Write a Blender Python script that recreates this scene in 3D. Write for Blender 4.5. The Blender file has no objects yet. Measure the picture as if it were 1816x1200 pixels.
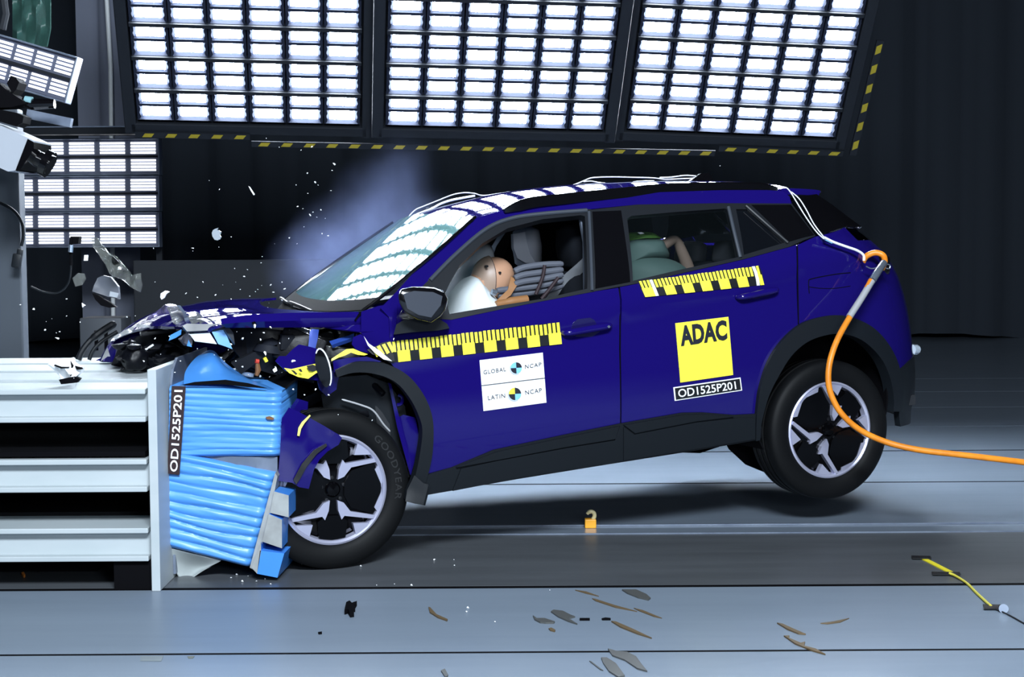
import bpy, bmesh, math, random
import numpy as np
from mathutils import Vector, Matrix, noise
from mathutils.geometry import delaunay_2d_cdt, tessellate_polygon
R = math.radians
C = bpy.context.scene.collection
sc = bpy.context.scene
random.seed(7)

# ------------------------------------------------------------------ camera
IMW, IMH = 1816, 1200
FPX, CAM_H, TILT, ROLL = 2756.6, 1.4281, 0.06439, 0.006
cam = bpy.data.cameras.new('camera'); camo = bpy.data.objects.new('camera', cam); C.objects.link(camo)
cam.sensor_width = 36.0; cam.lens = 36.0 * FPX / IMW; cam.clip_start = 0.05; cam.clip_end = 200
camo.matrix_world = Matrix.Translation((0, 0, CAM_H)) @ Matrix.Rotation(R(90) - TILT, 4, 'X') @ Matrix.Rotation(-ROLL, 4, 'Z')
sc.camera = camo
sc.view_settings.view_transform = 'Standard'; sc.view_settings.look = 'None'
sc.view_settings.exposure = 0.0; sc.view_settings.gamma = 1.0; sc.view_settings.use_curve_mapping = False

# ------------------------------------------------------------------ world, hall lights and an added fill
world = bpy.data.worlds.new('World'); sc.world = world; world.use_nodes = True
world.node_tree.nodes['Background'].inputs[0].default_value = (0.25, 0.32, 0.45, 1)
world.node_tree.nodes['Background'].inputs[1].default_value = 0.02

def area(name, loc, target, sx, sy, power, col=(0.82, 0.91, 1.0), spread=180):
    l = bpy.data.lights.new(name, 'AREA'); l.shape = 'RECTANGLE'; l.size = sx; l.size_y = sy
    l.energy = power; l.color = col; l.spread = R(spread)
    o = bpy.data.objects.new(name, l); C.objects.link(o); o.location = loc
    o.rotation_euler = (Vector(target) - Vector(loc)).to_track_quat('-Z', 'Y').to_euler()
    return o
# the bank of test lights that hangs over the camera side of the track
area('overhead_light', (0.5, -1.2, 5.8), (0.1, 6.8, 0.5), 2.6, 1.3, 1560)
area('overhead_light', (1.8, 0.5, 4.9), (0.6, 6.8, 0.4), 2.2, 1.2, 120)
area('fill_light', (1.7, -1.0, 2.2), (-0.3, 7, 1.1), 1.4, .8, 170)  # added fill, low beside the camera, to brighten cabin and curtain
LAMP = 76.0          # brightness of the fluorescent strips

# ------------------------------------------------------------------ geometry of the view and of the car
CAR = Vector((-1.1069, 7.3888, -0.0674)); YAW, PIT, ROL = 0.3977, 0.0714, -0.0089
CM = Matrix.Translation(CAR) @ Matrix.Rotation(YAW, 4, 'Z') @ Matrix.Rotation(-PIT, 4, 'Y') @ Matrix.Rotation(ROL, 4, 'X')
CMI = CM.inverted()
def sight(px, py):
    x, y = px - IMW / 2, IMH / 2 - py
    c, s = math.cos(-ROLL), math.sin(-ROLL)
    x, y = c * x - s * y, s * x + c * y
    c, s = math.cos(TILT), math.sin(TILT)
    return Vector((0, 0, CAM_H)), Vector((x, FPX * c + y * s, -FPX * s + y * c)).normalized()
def project(P):
    P = Vector(P) - Vector((0, 0, CAM_H)); c, s = math.cos(TILT), math.sin(TILT)
    fw = P.y * c - P.z * s; x = FPX * P.x / fw; y = FPX * (P.y * s + P.z * c) / fw
    c, s = math.cos(ROLL), math.sin(ROLL)
    return IMW / 2 + c * x - s * y, IMH / 2 - (s * x + c * y)
def gp(px, py, z=0.0):
    o, d = sight(px, py); return o + d * ((z - o.z) / d.z)
def yp(px, py, Y):
    o, d = sight(px, py); return o + d * ((Y - o.y) / d.y)
def xp(px, py, X):
    o, d = sight(px, py); return o + d * ((X - o.x) / d.x)
def L2W(p): return CM @ Vector((p[0], -p[1], p[2]))      # car coords: u rearward, v to the left side, w up
def cp(px, py, v):
    o, d = sight(px, py); a = CMI @ o; b = CMI @ (o + d) - a
    t = (-v - a.y) / b.y; p = a + b * t; return (p.x, -p.y, p.z)
def cu(px, py, u):
    o, d = sight(px, py); a = CMI @ o; b = CMI @ (o + d) - a
    t = (u - a.x) / b.x; p = a + b * t; return (p.x, -p.y, p.z)

# side surface of the body
BELT = [(-1, 1.03), (.63, 1.085), (1.08, 1.128), (2.15, 1.228), (2.6, 1.30), (3.2, 1.33)]
UR = [(.2, 3.385), (.35, 3.39), (.45, 3.42), (.55, 3.423), (.75, 3.412), (.85, 3.40), (.95, 3.379), (1.05, 3.345), (1.12, 3.301), (1.18, 3.257), (1.24, 3.171), (1.3, 3.073), (1.5, 2.8)]
NP_ = 2.7
def tab(t, x):
    if x <= t[0][0]: return t[0][1]
    for (a, b), (c, d) in zip(t, t[1:]):
        if x <= c: return b + (d - b) * (x - a) / (c - a)
    return t[-1][1]
def S(s, w):
    b = .872
    if s < .5: b -= .10 * (.5 - s) ** 2
    tuck = .20 * max(0, (.62 - w)) ** 1.5
    bel = tab(BELT, s)
    sh = .012 * math.exp(-((w - (bel - .085)) / .05) ** 2)
    d = w - bel; k = .045
    sp = k * math.log(1 + math.exp(min(d / k, 30)))
    b = b - tuck + sh - .56 * sp - .02 * max(0, w - .75)
    if s <= 2.5: return (s, b, w)
    ur = tab(UR, w); th = min((s - 2.5) / 1.3, 1) * math.pi / 2
    e = 2 / NP_
    return (2.5 + (ur - 2.5) * math.sin(th) ** e, b * max(math.cos(th), 0) ** e, w)
def Sn(s, w, off=0.0):
    p = Vector(S(s, w))
    if not off: return p
    h = .004
    n = (Vector(S(s + h, w)) - Vector(S(s - h, w))).cross(Vector(S(s, w + h)) - Vector(S(s, w - h)))
    if n.length < 1e-9: return p
    n.normalize()
    if s < 2.5 and n.y < 0: n = -n
    if s >= 2.5 and (n.x + n.y) < 0: n = -n
    return p + n * off
def Spx(s, w): return project(L2W(S(s, w)))
_G = [(s, w, *Spx(s, w)) for s in np.arange(-.7, 3.4, .08) for w in np.arange(.2, 1.62, .08)]
def cs(px, py):
    s, w, _, _ = min(_G, key=lambda g: (g[2] - px) ** 2 + (g[3] - py) ** 2)
    for _ in range(14):
        x, y = Spx(s, w); h = .002
        xa, ya = Spx(s + h, w); xb, yb = Spx(s, w + h)
        a, b, c, d = (xa - x) / h, (xb - x) / h, (ya - y) / h, (yb - y) / h
        D = a * d - b * c
        if abs(D) < 1e-6: break
        ex, ey = px - x, py - y
        ds, dw = (d * ex - b * ey) / D, (a * ey - c * ex) / D
        m = max(abs(ds), abs(dw))
        if m > .1: ds, dw = ds * .1 / m, dw * .1 / m
        s += ds; w += dw
        if m < 1e-5: break
    return (s, w)
def css(l): return [cs(*p[:2]) if len(p) == 2 else (p[1], p[2]) for p in l]

# ------------------------------------------------------------------ materials
def mat(name, col, rough=.5, metal=0., coat=0., spec=.5, emit=None, alpha=1., trans=0., ior=1.45, bump=None, vary=None, coat_rough=.03, sheen=0):
    m = bpy.data.materials.new(name); m.use_nodes = True; nt = m.node_tree
    b = nt.nodes['Principled BSDF']
    b.inputs['Base Color'].default_value = (*col, 1); b.inputs['Roughness'].default_value = rough
    b.inputs['Metallic'].default_value = metal; b.inputs['Coat Weight'].default_value = coat
    b.inputs['Coat Roughness'].default_value = coat_rough
    b.inputs['Specular IOR Level'].default_value = spec; b.inputs['Alpha'].default_value = alpha
    b.inputs['Transmission Weight'].default_value = trans; b.inputs['IOR'].default_value = ior
    if emit: b.inputs['Emission Color'].default_value = (*emit[0], 1); b.inputs['Emission Strength'].default_value = emit[1]
    tc = nt.nodes.new('ShaderNodeTexCoord')
    def tex(scale, stretch=(1, 1, 1), detail=4):
        mp = nt.nodes.new('ShaderNodeMapping'); mp.inputs['Scale'].default_value = stretch
        nt.links.new(tc.outputs['Object'], mp.inputs['Vector'])
        n = nt.nodes.new('ShaderNodeTexNoise'); n.inputs['Scale'].default_value = scale; n.inputs['Detail'].default_value = detail
        nt.links.new(mp.outputs[0], n.inputs['Vector']); return n
    if vary:   # (colour 2, scale, stretch)
        n = tex(vary[1], vary[2]); r = nt.nodes.new('ShaderNodeValToRGB')
        r.color_ramp.elements[0].position = .35; r.color_ramp.elements[1].position = .65
        r.color_ramp.elements[0].color = (*col, 1); r.color_ramp.elements[1].color = (*vary[0], 1)
        nt.links.new(n.outputs['Fac'], r.inputs[0]); nt.links.new(r.outputs[0], b.inputs['Base Color'])
    if bump:   # (scale, strength, distance, stretch)
        n = tex(bump[0], bump[3] if len(bump) > 3 else (1, 1, 1)); bp = nt.nodes.new('ShaderNodeBump')
        bp.inputs['Strength'].default_value = bump[1]; bp.inputs['Distance'].default_value = bump[2]
        nt.links.new(n.outputs['Fac'], bp.inputs['Height']); nt.links.new(bp.outputs[0], b.inputs['Normal'])
    return m
M = dict(
    paint=mat('blue_paint', (.0072, .0036, .102), .5, .0, 1.0, .0),
    plastic=mat('dark_plastic', (.0055, .0078, .0108), .5, spec=.3, bump=(400, .15, .001)),
    trim=mat('window_trim', (.0075, .0092, .0125), .45, spec=.3),
    gloss=mat('gloss_black', (.003, .003, .004), .12, coat=.5),
    dark=mat('dark_metal', (.008, .009, .012), .45, .3),
    inner=mat('dark_interior', (.012, .014, .018), .7),
    engine=mat('engine_dark', (.0030, .0034, .0055), .4, .0, spec=.22, bump=(24, .3, .006)),
    rubber=mat('tyre_rubber', (.0032, .0037, .0045), .6, spec=.18, bump=(200, .1, .001)),
    rim=mat('machined_alloy', (.50, .51, .66), .32, .55),
    rimblack=mat('rim_black', (.0015, .0015, .002), .12, spec=.25),
    steel=mat('white_painted_steel', (.42, .465, .485), .5, vary=((.385, .435, .455), 3, (1, 1, 4))),
    greysteel=mat('grey_steel', (.20, .24, .31), .42, .4, vary=((.13, .16, .22), 6, (1, 1, 1))),
    pillar=mat('grey_pillar', (.055, .068, .087), .6, vary=((.046, .057, .073), 2, (1, 1, .4))),
    honey=mat('blue_foil', (.072, .265, .66), .42, .0, coat=.12, coat_rough=.2, bump=(2.2, .25, .02, (.3, 1, 4))),
    bluesheet=mat('blue_sheet', (.06, .25, .66), .32, .15, coat=.2),
    core=mat('aluminium_core', (.36, .38, .38), .5, .2, vary=((.27, .28, .28), 12, (1, 1, 1))),
    white=mat('white_plastic', (.80, .84, .86), .45),
    sticker=mat('white_sticker', (.86, .90, .93), .4),
    yellow=mat('yellow_vinyl', (.96, .88, .06), .45),
    tapeblack=mat('black_vinyl', (.008, .009, .011), .42),
    ink=mat('dark_ink', (.010, .012, .022), .5),
    lblue=mat('light_blue_ink', (.20, .52, .80), .45),
    orange=mat('orange_rubber', (.82, .27, .018), .42, vary=((.62, .19, .012), 12, (1, 1, 1))),
    silverwrap=mat('silver_sleeve', (.42, .43, .45), .4, .3),
    clamp=mat('clamp_metal', (.38, .45, .55), .25, .8),
    wire=mat('white_wire', (.82, .88, .95), .4),
    skin=mat('dummy_vinyl', (.42, .235, .145), .42, vary=((.46, .26, .165), 4, (1, 1, 1))),
    skin2=mat('dummy_vinyl_pale', (.30, .215, .165), .42),
    jacket=mat('dummy_jacket', (.085, .094, .12), .7),
    strap=mat('dark_strap', (.018, .008, .012), .7),
    leather=mat('tan_leather', (.27, .125, .045), .55),
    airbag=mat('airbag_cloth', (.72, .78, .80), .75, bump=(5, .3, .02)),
    airbag2=mat('airbag_dim', (.50, .54, .60), .8, bump=(5, .3, .02)),  # same cloth darkened for the dim far side of the cabin
    belt=mat('grey_webbing', (.24, .26, .29), .7),
    seat=mat('seat_fabric', (.010, .012, .016), .8, bump=(300, .3, .002)),
    seat_lit=mat('seat_fabric_lit', (.50, .53, .62), .7),  # paler seat fabric, light on the far headrest put into the colour
    teal=mat('teal_cloth', (.052, .098, .090), .75),
    green=mat('green_cloth', (.07, .20, .03), .7),
    floor=mat('painted_floor', (.125, .165, .22), .4, coat=.8, coat_rough=.20),
    floorfront=mat('matt_floor', (.17, .2, .24), .45, spec=.15),
    track=mat('track_plates', (.075, .085, .10), .36),
    black=mat('black_void', (.003, .003, .004), .8, spec=.05),
    curtain=mat('black_curtain', (.034, .042, .055), .9, spec=.1),
    curtain2=mat('grey_curtain', (.17, .19, .25), .8),
    wallgrey=mat('low_wall_grey', (.020, .024, .030), .8),
    machine=mat('machine_grey', (.07, .078, .09), .6),
    lframe=mat('lamp_frame', (.011, .0135, .018), .6, .0, spec=.2),
    reflector=mat('lamp_reflector', (.014, .018, .032), .6, .0, spec=.1),
    reflector2=mat('side_reflector', (.07, .08, .12), .5),
    tube=mat('fluorescent_strip', (.9, .9, .95), .5, emit=((.80, .89, 1.0), LAMP)),
    tube2=mat('fluorescent_strip_side', (.9, .9, .95), .5, emit=((.90, .94, 1.0), 2.6)),
    tube3=mat('fluorescent_strip_small', (.9, .9, .95), .5, emit=((.78, .84, 1.0), 1.1)),
    hazard=mat('hazard_yellow', (.30, .24, .012), .6),
    camwhite=mat('camera_housing', (.36, .39, .44), .45),
    lens=mat('lens_glass', (.25, .45, .5), .1, coat=1),
    flake=mat('grey_flake', (.070, .074, .072), .5),
    splint=mat('brown_splinter', (.115, .078, .038), .6),
    speck=mat('white_speck', (.85, .88, .9), .4),
    silverpl=mat('reflector_plastic', (.62, .64, .66), .15, .6),
    rust=mat('brown_part', (.16, .07, .025), .6), red=mat('red_part', (.5, .04, .02), .5),
    drl=mat('headlamp_white', (.75, .85, .95), .2, coat=1),
)
def glass_mat(name, tint, alpha, rough=.02):
    m = mat(name, tint, rough, 0, 1.0, .6, alpha=alpha); return m
M['wind'] = glass_mat('windscreen_glass', (.24, .50, .49), .62)
M['glass'] = glass_mat('side_glass', (.01, .014, .016), .10)
M['farglass'] = glass_mat('clear_side_glass', (.01, .014, .016), .25)
M['tint'] = glass_mat('tinted_glass', (.004, .005, .007), .90)
M['seat'].node_tree.nodes['Principled BSDF'].inputs['Specular IOR Level'].default_value = .08
M['clear'] = mat('clear_plastic', (.16, .17, .16), .08, 0, 1, .6, alpha=.45, bump=(22, .6, .02))
# brushed floor: streaks along the track, worn patches
for key, c1, c2 in (('floor', (.165, .205, .258), (.19, .233, .292)), ('floorfront', (.160, .200, .252), (.182, .226, .284)), ('track', (.058, .064, .072), (.085, .094, .105))):
    nt = M[key].node_tree; b = nt.nodes['Principled BSDF']; tc = nt.nodes.new('ShaderNodeTexCoord')
    mp = nt.nodes.new('ShaderNodeMapping'); mp.inputs['Scale'].default_value = (.45, 3.2, 1)
    n = nt.nodes.new('ShaderNodeTexNoise'); n.inputs['Scale'].default_value = 1.6; n.inputs['Detail'].default_value = 8; n.inputs['Roughness'].default_value = .62
    r = nt.nodes.new('ShaderNodeValToRGB'); r.color_ramp.elements[0].position = .3; r.color_ramp.elements[1].position = .72
    r.color_ramp.elements[0].color = (*c1, 1); r.color_ramp.elements[1].color = (*c2, 1)
    nt.links.new(tc.outputs['Object'], mp.inputs[0]); nt.links.new(mp.outputs[0], n.inputs['Vector'])
    nt.links.new(n.outputs['Fac'], r.inputs[0]); nt.links.new(r.outputs[0], b.inputs['Base Color'])
    n2 = nt.nodes.new('ShaderNodeTexNoise'); n2.inputs['Scale'].default_value = 5; n2.inputs['Detail'].default_value = 6
    mp2 = nt.nodes.new('ShaderNodeMapping'); mp2.inputs['Scale'].default_value = (.3, 3, 1)
    nt.links.new(tc.outputs['Object'], mp2.inputs[0]); nt.links.new(mp2.outputs[0], n2.inputs['Vector'])
    mr = nt.nodes.new('ShaderNodeMapRange'); mr.inputs[3].default_value = .33; mr.inputs[4].default_value = .40
    nt.links.new(n2.outputs['Fac'], mr.inputs[0]); nt.links.new(mr.outputs[0], b.inputs['Roughness'])

def smooth2(px, n=4):
    return [(p.x, p.y) for p in spline([(x, y, 0) for x, y in px], n)]
# ------------------------------------------------------------------ mesh helpers
def link(o, parent=None):
    C.objects.link(o)
    if parent is not None: o.parent = parent
    return o
def obj(name, verts, faces, m, parent=None, smooth=35, mats=None, fmat=None):
    me = bpy.data.meshes.new(name)
    me.from_pydata([tuple(v) for v in verts], [], faces)
    ms = mats if mats else [m]
    for q in ms: me.materials.append(M[q] if isinstance(q, str) else q)
    if fmat: me.polygons.foreach_set('material_index', fmat)
    me.validate(); me.update()
    bm = bmesh.new(); bm.from_mesh(me); bmesh.ops.recalc_face_normals(bm, faces=bm.faces); bm.to_mesh(me); bm.free()
    if smooth:
        me.polygons.foreach_set('use_smooth', [True] * len(me.polygons))
        me.set_sharp_from_angle(angle=R(smooth))
    return link(bpy.data.objects.new(name, me), parent)
def tag(o, label, cat, group=None, kind=None):
    o['label'] = label; o['category'] = cat
    if group: o['group'] = group
    if kind: o['kind'] = kind
    return o
def struct(o): o['kind'] = 'structure'; return o
def thing(name, label, cat, mw=None, group=None, parent=None):
    o = bpy.data.objects.new(name, None); C.objects.link(o); o.empty_display_size = .1
    if mw is not None: o.matrix_world = mw
    return tag(o, label, cat, group)
class MB:                                             # collects shapes into one mesh
    def __init__(self): self.v = []; self.f = []; self.m = []
    def add(self, v, f, mi=0):
        k = len(self.v); self.v += [tuple(p) for p in v]; self.f += [[i + k for i in q] for q in f]; self.m += [mi] * len(f); return self
    def box(self, c, d, rot=None, mi=0, bev=0):
        x, y, z = d[0] / 2, d[1] / 2, d[2] / 2
        if bev:
            b = min(bev, x * .9, y * .9, z * .9); v = []
            bm = bmesh.new(); bmesh.ops.create_cube(bm, size=1)
            for q in bm.verts: q.co = (q.co.x * 2 * x, q.co.y * 2 * y, q.co.z * 2 * z)
            bmesh.ops.bevel(bm, geom=bm.edges[:], offset=b, segments=2, affect='EDGES', profile=.5)
            bm.verts.index_update()
            v = [q.co.copy() for q in bm.verts]; f = [[q.index for q in fc.verts] for fc in bm.faces]; bm.free()
        else:
            v = [Vector((a * x, b * y, e * z)) for a in (-1, 1) for b in (-1, 1) for e in (-1, 1)]
            f = [[0, 1, 3, 2], [4, 6, 7, 5], [0, 4, 5, 1], [2, 3, 7, 6], [0, 2, 6, 4], [1, 5, 7, 3]]
        if rot is not None: v = [rot @ q for q in v]
        return self.add([q + Vector(c) for q in v], f, mi)
    def tube(self, pts, r, n=10, mi=0, cap=True):
        pts = [Vector(p) for p in pts]; rs = r if isinstance(r, (list, tuple)) else [r] * len(pts)
        t0 = (pts[1] - pts[0]).normalized(); up = Vector((0, 0, 1)) if abs(t0.z) < .9 else Vector((1, 0, 0))
        a = t0.cross(up).normalized(); v = []
        for i, p in enumerate(pts):
            t = (pts[min(i + 1, len(pts) - 1)] - pts[max(i - 1, 0)])
            t = t.normalized() if t.length > 1e-9 else t0
            a = (a - t * a.dot(t)).normalized(); b = t.cross(a)
            v += [p + (a * math.cos(2 * math.pi * k / n) + b * math.sin(2 * math.pi * k / n)) * rs[i] for k in range(n)]
        f = [[i * n + k, i * n + (k + 1) % n, (i + 1) * n + (k + 1) % n, (i + 1) * n + k] for i in range(len(pts) - 1) for k in range(n)]
        if cap: f += [list(range(n))[::-1], list(range((len(pts) - 1) * n, len(pts) * n))]
        return self.add(v, f, mi)
    def lathe(self, prof, n=64, axis='y', mi=0, c=(0, 0, 0), closed=True):
        v = []                                         # prof: (axial, radius)
        for k in range(n):
            t = 2 * math.pi * k / n
            for a, r in prof: v.append(Vector((r * math.cos(t), a, r * math.sin(t))) + Vector(c))
        m = len(prof); f = []
        for k in range(n):
            for i in range(m if closed else m - 1):
                j = (i + 1) % m
                f.append([k * m + i, k * m + j, ((k + 1) % n) * m + j, ((k + 1) % n) * m + i])
        return self.add(v, f, mi)
    def grid(self, rows, mi=0, closed=False):
        m = len(rows[0]); v = [p for r in rows for p in r]
        f = [[i * m + j, i * m + (j + 1) % m, (i + 1) * m + (j + 1) % m, (i + 1) * m + j] for i in range(len(rows) - 1) for j in range(m if closed else m - 1)]
        return self.add(v, f, mi)
    def prism(self, poly, fn, d0, d1, mi=0):           # poly in 2-D, fn(a, b, depth) -> point
        n = len(poly); v = [fn(a, b, d0) for a, b in poly] + [fn(a, b, d1) for a, b in poly]
        tri = [list(t) for t in tessellate_polygon([[Vector((a, b, 0)) for a, b in poly]])]
        f = tri + [[i + n for i in t][::-1] for t in tri] + [[i, (i + 1) % n, (i + 1) % n + n, i + n] for i in range(n)]
        return self.add(v, f, mi)
    def build(self, name, m, parent=None, smooth=35, mats=None):
        return obj(name, self.v, self.f, m, parent, smooth, mats, self.m if mats else None)
def spline(pts, n=8):
    pts = [Vector(p) for p in pts]; out = []
    for i in range(len(pts) - 1):
        p0, p1, p2, p3 = pts[max(i - 1, 0)], pts[i], pts[i + 1], pts[min(i + 2, len(pts) - 1)]
        for k in range(n):
            t = k / n
            out.append(.5 * ((2 * p1) + (p2 - p0) * t + (2 * p0 - 5 * p1 + 4 * p2 - p3) * t * t + (3 * p1 - p0 - 3 * p2 + p3) * t ** 3))
    return out + [pts[-1]]
def lb(p): return Vector((p[0], -p[1], p[2]))         # car coords -> the car object's own axes
def dens(poly, h):
    out = []
    for (a, b), (c, d) in zip(poly, poly[1:] + poly[:1]):
        n = max(1, int(math.hypot(c - a, d - b) / h)); out += [(a + (c - a) * k / n, b + (d - b) * k / n) for k in range(n)]
    return out
def inpoly(x, y, poly):
    r = False
    for (a, b), (c, d) in zip(poly, poly[1:] + poly[:1]):
        if (b > y) != (d > y) and x < (c - a) * (y - b) / (d - b) + a: r = not r
    return r
def patch2d(outline, holes, h):
    loops = [dens(outline, h)] + [dens(q, h) for q in holes]
    vs, es = [], []
    for l in loops:
        k = len(vs); vs += l; es += [(k + i, k + (i + 1) % len(l)) for i in range(len(l))]
    xs = [p[0] for p in outline]; ys = [p[1] for p in outline]; nb = len(vs)
    bd = np.array(vs)
    for x in np.arange(min(xs) + h * .5, max(xs), h):
        for y in np.arange(min(ys) + h * .5, max(ys), h):
            if inpoly(x, y, outline) and not any(inpoly(x, y, q) for q in holes):
                if ((bd - (x, y)) ** 2).sum(1).min() > (h * .45) ** 2: vs.append((x, y))
    r = delaunay_2d_cdt([Vector(p) for p in vs], es, [], 0, 1e-6)
    V = [(p.x, p.y) for p in r[0]]; F = []
    for t in r[2]:
        cx = sum(V[i][0] for i in t) / 3; cy = sum(V[i][1] for i in t) / 3
        if inpoly(cx, cy, outline) and not any(inpoly(cx, cy, q) for q in holes): F.append(list(t))
    return V, F
def solid(V, F, fn, thick):                            # fn(a, b, off) -> point; front at 0, back at -thick
    cnt = {}
    for t in F:
        for i in range(len(t)):
            e = (t[i], t[(i + 1) % len(t)]); cnt[e] = cnt.get(e, 0) + 1
    n = len(V); front = [fn(a, b, 0) for a, b in V]; back = [fn(a, b, -thick) for a, b in V]
    f = [list(t) for t in F] + [[i + n for i in t][::-1] for t in F]
    for (a, b) in cnt:
        if (b, a) not in cnt: f.append([b, a, a + n, b + n])
    return front + back, f
def sidepatch(name, outline, m, parent, holes=(), off=0., thick=.006, h=.035, px=True, mb=None, mi=0, mirror=False):
    ol = css(outline) if px else outline; hs = [css(q) if px else q for q in holes]
    V, F = patch2d(ol, hs, h)
    v, f = solid(V, F, lambda a, b, o: lb(Sn(a, b, off + o)), thick)
    if mirror: v = [Vector((p.x, -p.y, p.z)) for p in v]; f = [q[::-1] for q in f]
    if mb is not None: mb.add(v, f, mi); return None
    return obj(name, v, f, m, parent)
def mirrored(o, parent, name=None, m=None):
    me = o.data.copy()
    for v in me.vertices: v.co.y = -v.co.y
    me.flip_normals()
    if m: me.materials.clear(); me.materials.append(M[m])
    return link(bpy.data.objects.new(name or o.name.split('.')[0], me), parent)
def sheet(name, pts, m, parent=None, thick=.004, h=.03, crumple=0., cscale=9., seed=0, loc=True, mb=None):
    """pts: list of 3-D points (own depth each) bounding a bent piece; filled, crumpled and given thickness."""
    P = [Vector(p) for p in pts]; c = sum(P, Vector()) / len(P)
    nrm = Vector()
    for i in range(len(P)): nrm += (P[i] - c).cross(P[(i + 1) % len(P)] - c)
    nrm.normalize()
    a = (P[1] - P[0]).normalized(); a = (a - nrm * a.dot(nrm)).normalized(); b = nrm.cross(a)
    q2 = [((p - c).dot(a), (p - c).dot(b)) for p in P]; hh = [(p - c).dot(nrm) for p in P]
    V, F = patch2d(q2, [], h)
    def height(x, y):
        sw = s = 0
        for (qx, qy), z in zip(q2, hh):
            w = 1 / ((x - qx) ** 2 + (y - qy) ** 2 + 1e-6); sw += w; s += w * z
        z = s / sw
        if crumple: z += crumple * noise.noise(Vector((x * cscale + seed * 7.3, y * cscale, seed * 3.1)))
        return z
    fn = lambda x, y, o: c + a * x + b * y + nrm * (height(x, y) + o)
    v, f = solid(V, F, fn, thick)
    if mb is not None: mb.add(v, f); return None
    return obj(name, v, f, m, parent, smooth=28 if crumple else 35)
def bez_grid(ctrl, nu, nv):
    """smooth surface through a grid of control points (Catmull-Rom both ways)."""
    rows = [spline(r, nv) for r in ctrl]
    cols = [spline([r[j] for r in rows], nu) for j in range(len(rows[0]))]
    return [[cols[j][i] for j in range(len(cols))] for i in range(len(cols[0]))]
def gridsolid(rows, thick):
    """rows of points -> closed shell of that thickness (below the surface)."""
    n, m = len(rows), len(rows[0]); nr = []
    for i in range(n):
        for j in range(m):
            a = Vector(rows[min(i + 1, n - 1)][j]) - Vector(rows[max(i - 1, 0)][j]); b = Vector(rows[i][min(j + 1, m - 1)]) - Vector(rows[i][max(j - 1, 0)])
            k = a.cross(b); nr.append(k.normalized() if k.length > 1e-12 else Vector((0, 0, 1)))
    top = [Vector(p) for r in rows for p in r]
    if nr[(n // 2) * m + m // 2].z < 0: nr = [-k for k in nr]
    bot = [p - k * thick for p, k in zip(top, nr)]; N = n * m
    f = [[i * m + j, i * m + j + 1, (i + 1) * m + j + 1, (i + 1) * m + j] for i in range(n - 1) for j in range(m - 1)]
    g = [[k + N for k in q][::-1] for q in f]
    rim = [j for j in range(m)] + [i * m + m - 1 for i in range(1, n)] + [(n - 1) * m + j for j in range(m - 2, -1, -1)] + [i * m for i in range(n - 2, 0, -1)]
    w = [[rim[k], rim[(k + 1) % len(rim)], rim[(k + 1) % len(rim)] + N, rim[k] + N] for k in range(len(rim))]
    return top + bot, f + g + w
def text2d(s, bold=.0, space=1.0):
    """outlines of a word as (verts 2-D scaled to a unit box, faces, aspect)."""
    cu_ = bpy.data.curves.new('lettering', 'FONT'); cu_.body = s; cu_.offset = bold; cu_.resolution_u = 3; cu_.space_character = space
    o = bpy.data.objects.new('lettering', cu_); C.objects.link(o)
    dg = bpy.context.evaluated_depsgraph_get(); me = o.evaluated_get(dg).to_mesh()
    v = [(p.co.x, p.co.y) for p in me.vertices]; f = [list(p.vertices) for p in me.polygons]
    o.evaluated_get(dg).to_mesh_clear(); bpy.data.objects.remove(o); bpy.data.curves.remove(cu_)
    x0, x1 = min(p[0] for p in v), max(p[0] for p in v); y0, y1 = min(p[1] for p in v), max(p[1] for p in v)
    return [((a - x0) / (x1 - x0), (b - y0) / (y1 - y0)) for a, b in v], f, (x1 - x0) / (y1 - y0)
def bil(q, a, b):                                      # q: bottom-left, bottom-right, top-right, top-left
    return tuple(q[0][i] * (1 - a) * (1 - b) + q[1][i] * a * (1 - b) + q[2][i] * a * b + q[3][i] * (1 - a) * b for i in range(len(q[0])))
def irregular(r, seed, st=(1, 1, 1), sub=1, amp=.45):
    bm = bmesh.new(); bmesh.ops.create_icosphere(bm, subdivisions=sub, radius=1); rr = random.Random(seed)
    for v in bm.verts:
        k = 1 + amp * ((2 * rr.random() - 1) if sub < 2 else 1.6 * noise.noise(v.co * 1.9 + Vector((seed * 3.7, 0, 0))))
        v.co = Vector((v.co.x * st[0] * k * r, v.co.y * st[1] * k * r, v.co.z * st[2] * k * r))
    bm.verts.index_update(); v = [p.co.copy() for p in bm.verts]; f = [[q.index for q in fc.verts] for fc in bm.faces]; bm.free(); return v, f
# ------------------------------------------------------------------ the hall
def floor_plates():
    mb = MB(); x0, x1 = -12.0, 12.0
    ys = [(-4.0, 1.1), (1.1, 2.15), (2.15, 3.2), (3.2, 4.25), (4.25, 5.284), (5.310, 6.280), (6.325, 7.42), (7.44, 7.625), (7.672, 8.950), (8.986, 10.270), (10.312, 11.6), (11.61, 12.9), (12.91, 14.2), (14.21, 15.5), (15.51, 24.0)]
    for y0, y1 in ys:
        trk = 1 if 6.3 < y0 < 7.43 else 3 if y0 < 6 else 0
        mb.box(((x0 + x1) / 2, (y0 + y1) / 2, -.02), (x1 - x0, y1 - y0, .04), mi=trk)
    for (a, b), (c, d) in zip(ys, ys[1:]): mb.box((0, (b + c) / 2, -.011), (24, c - b, .020), mi=2)
    mb.box((0, 10, -.050), (24, 28, .018), mi=2)
    return struct(mb.build('floor', None, smooth=0, mats=['floor', 'track', 'black', 'floorfront']))
floor_plates()
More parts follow.
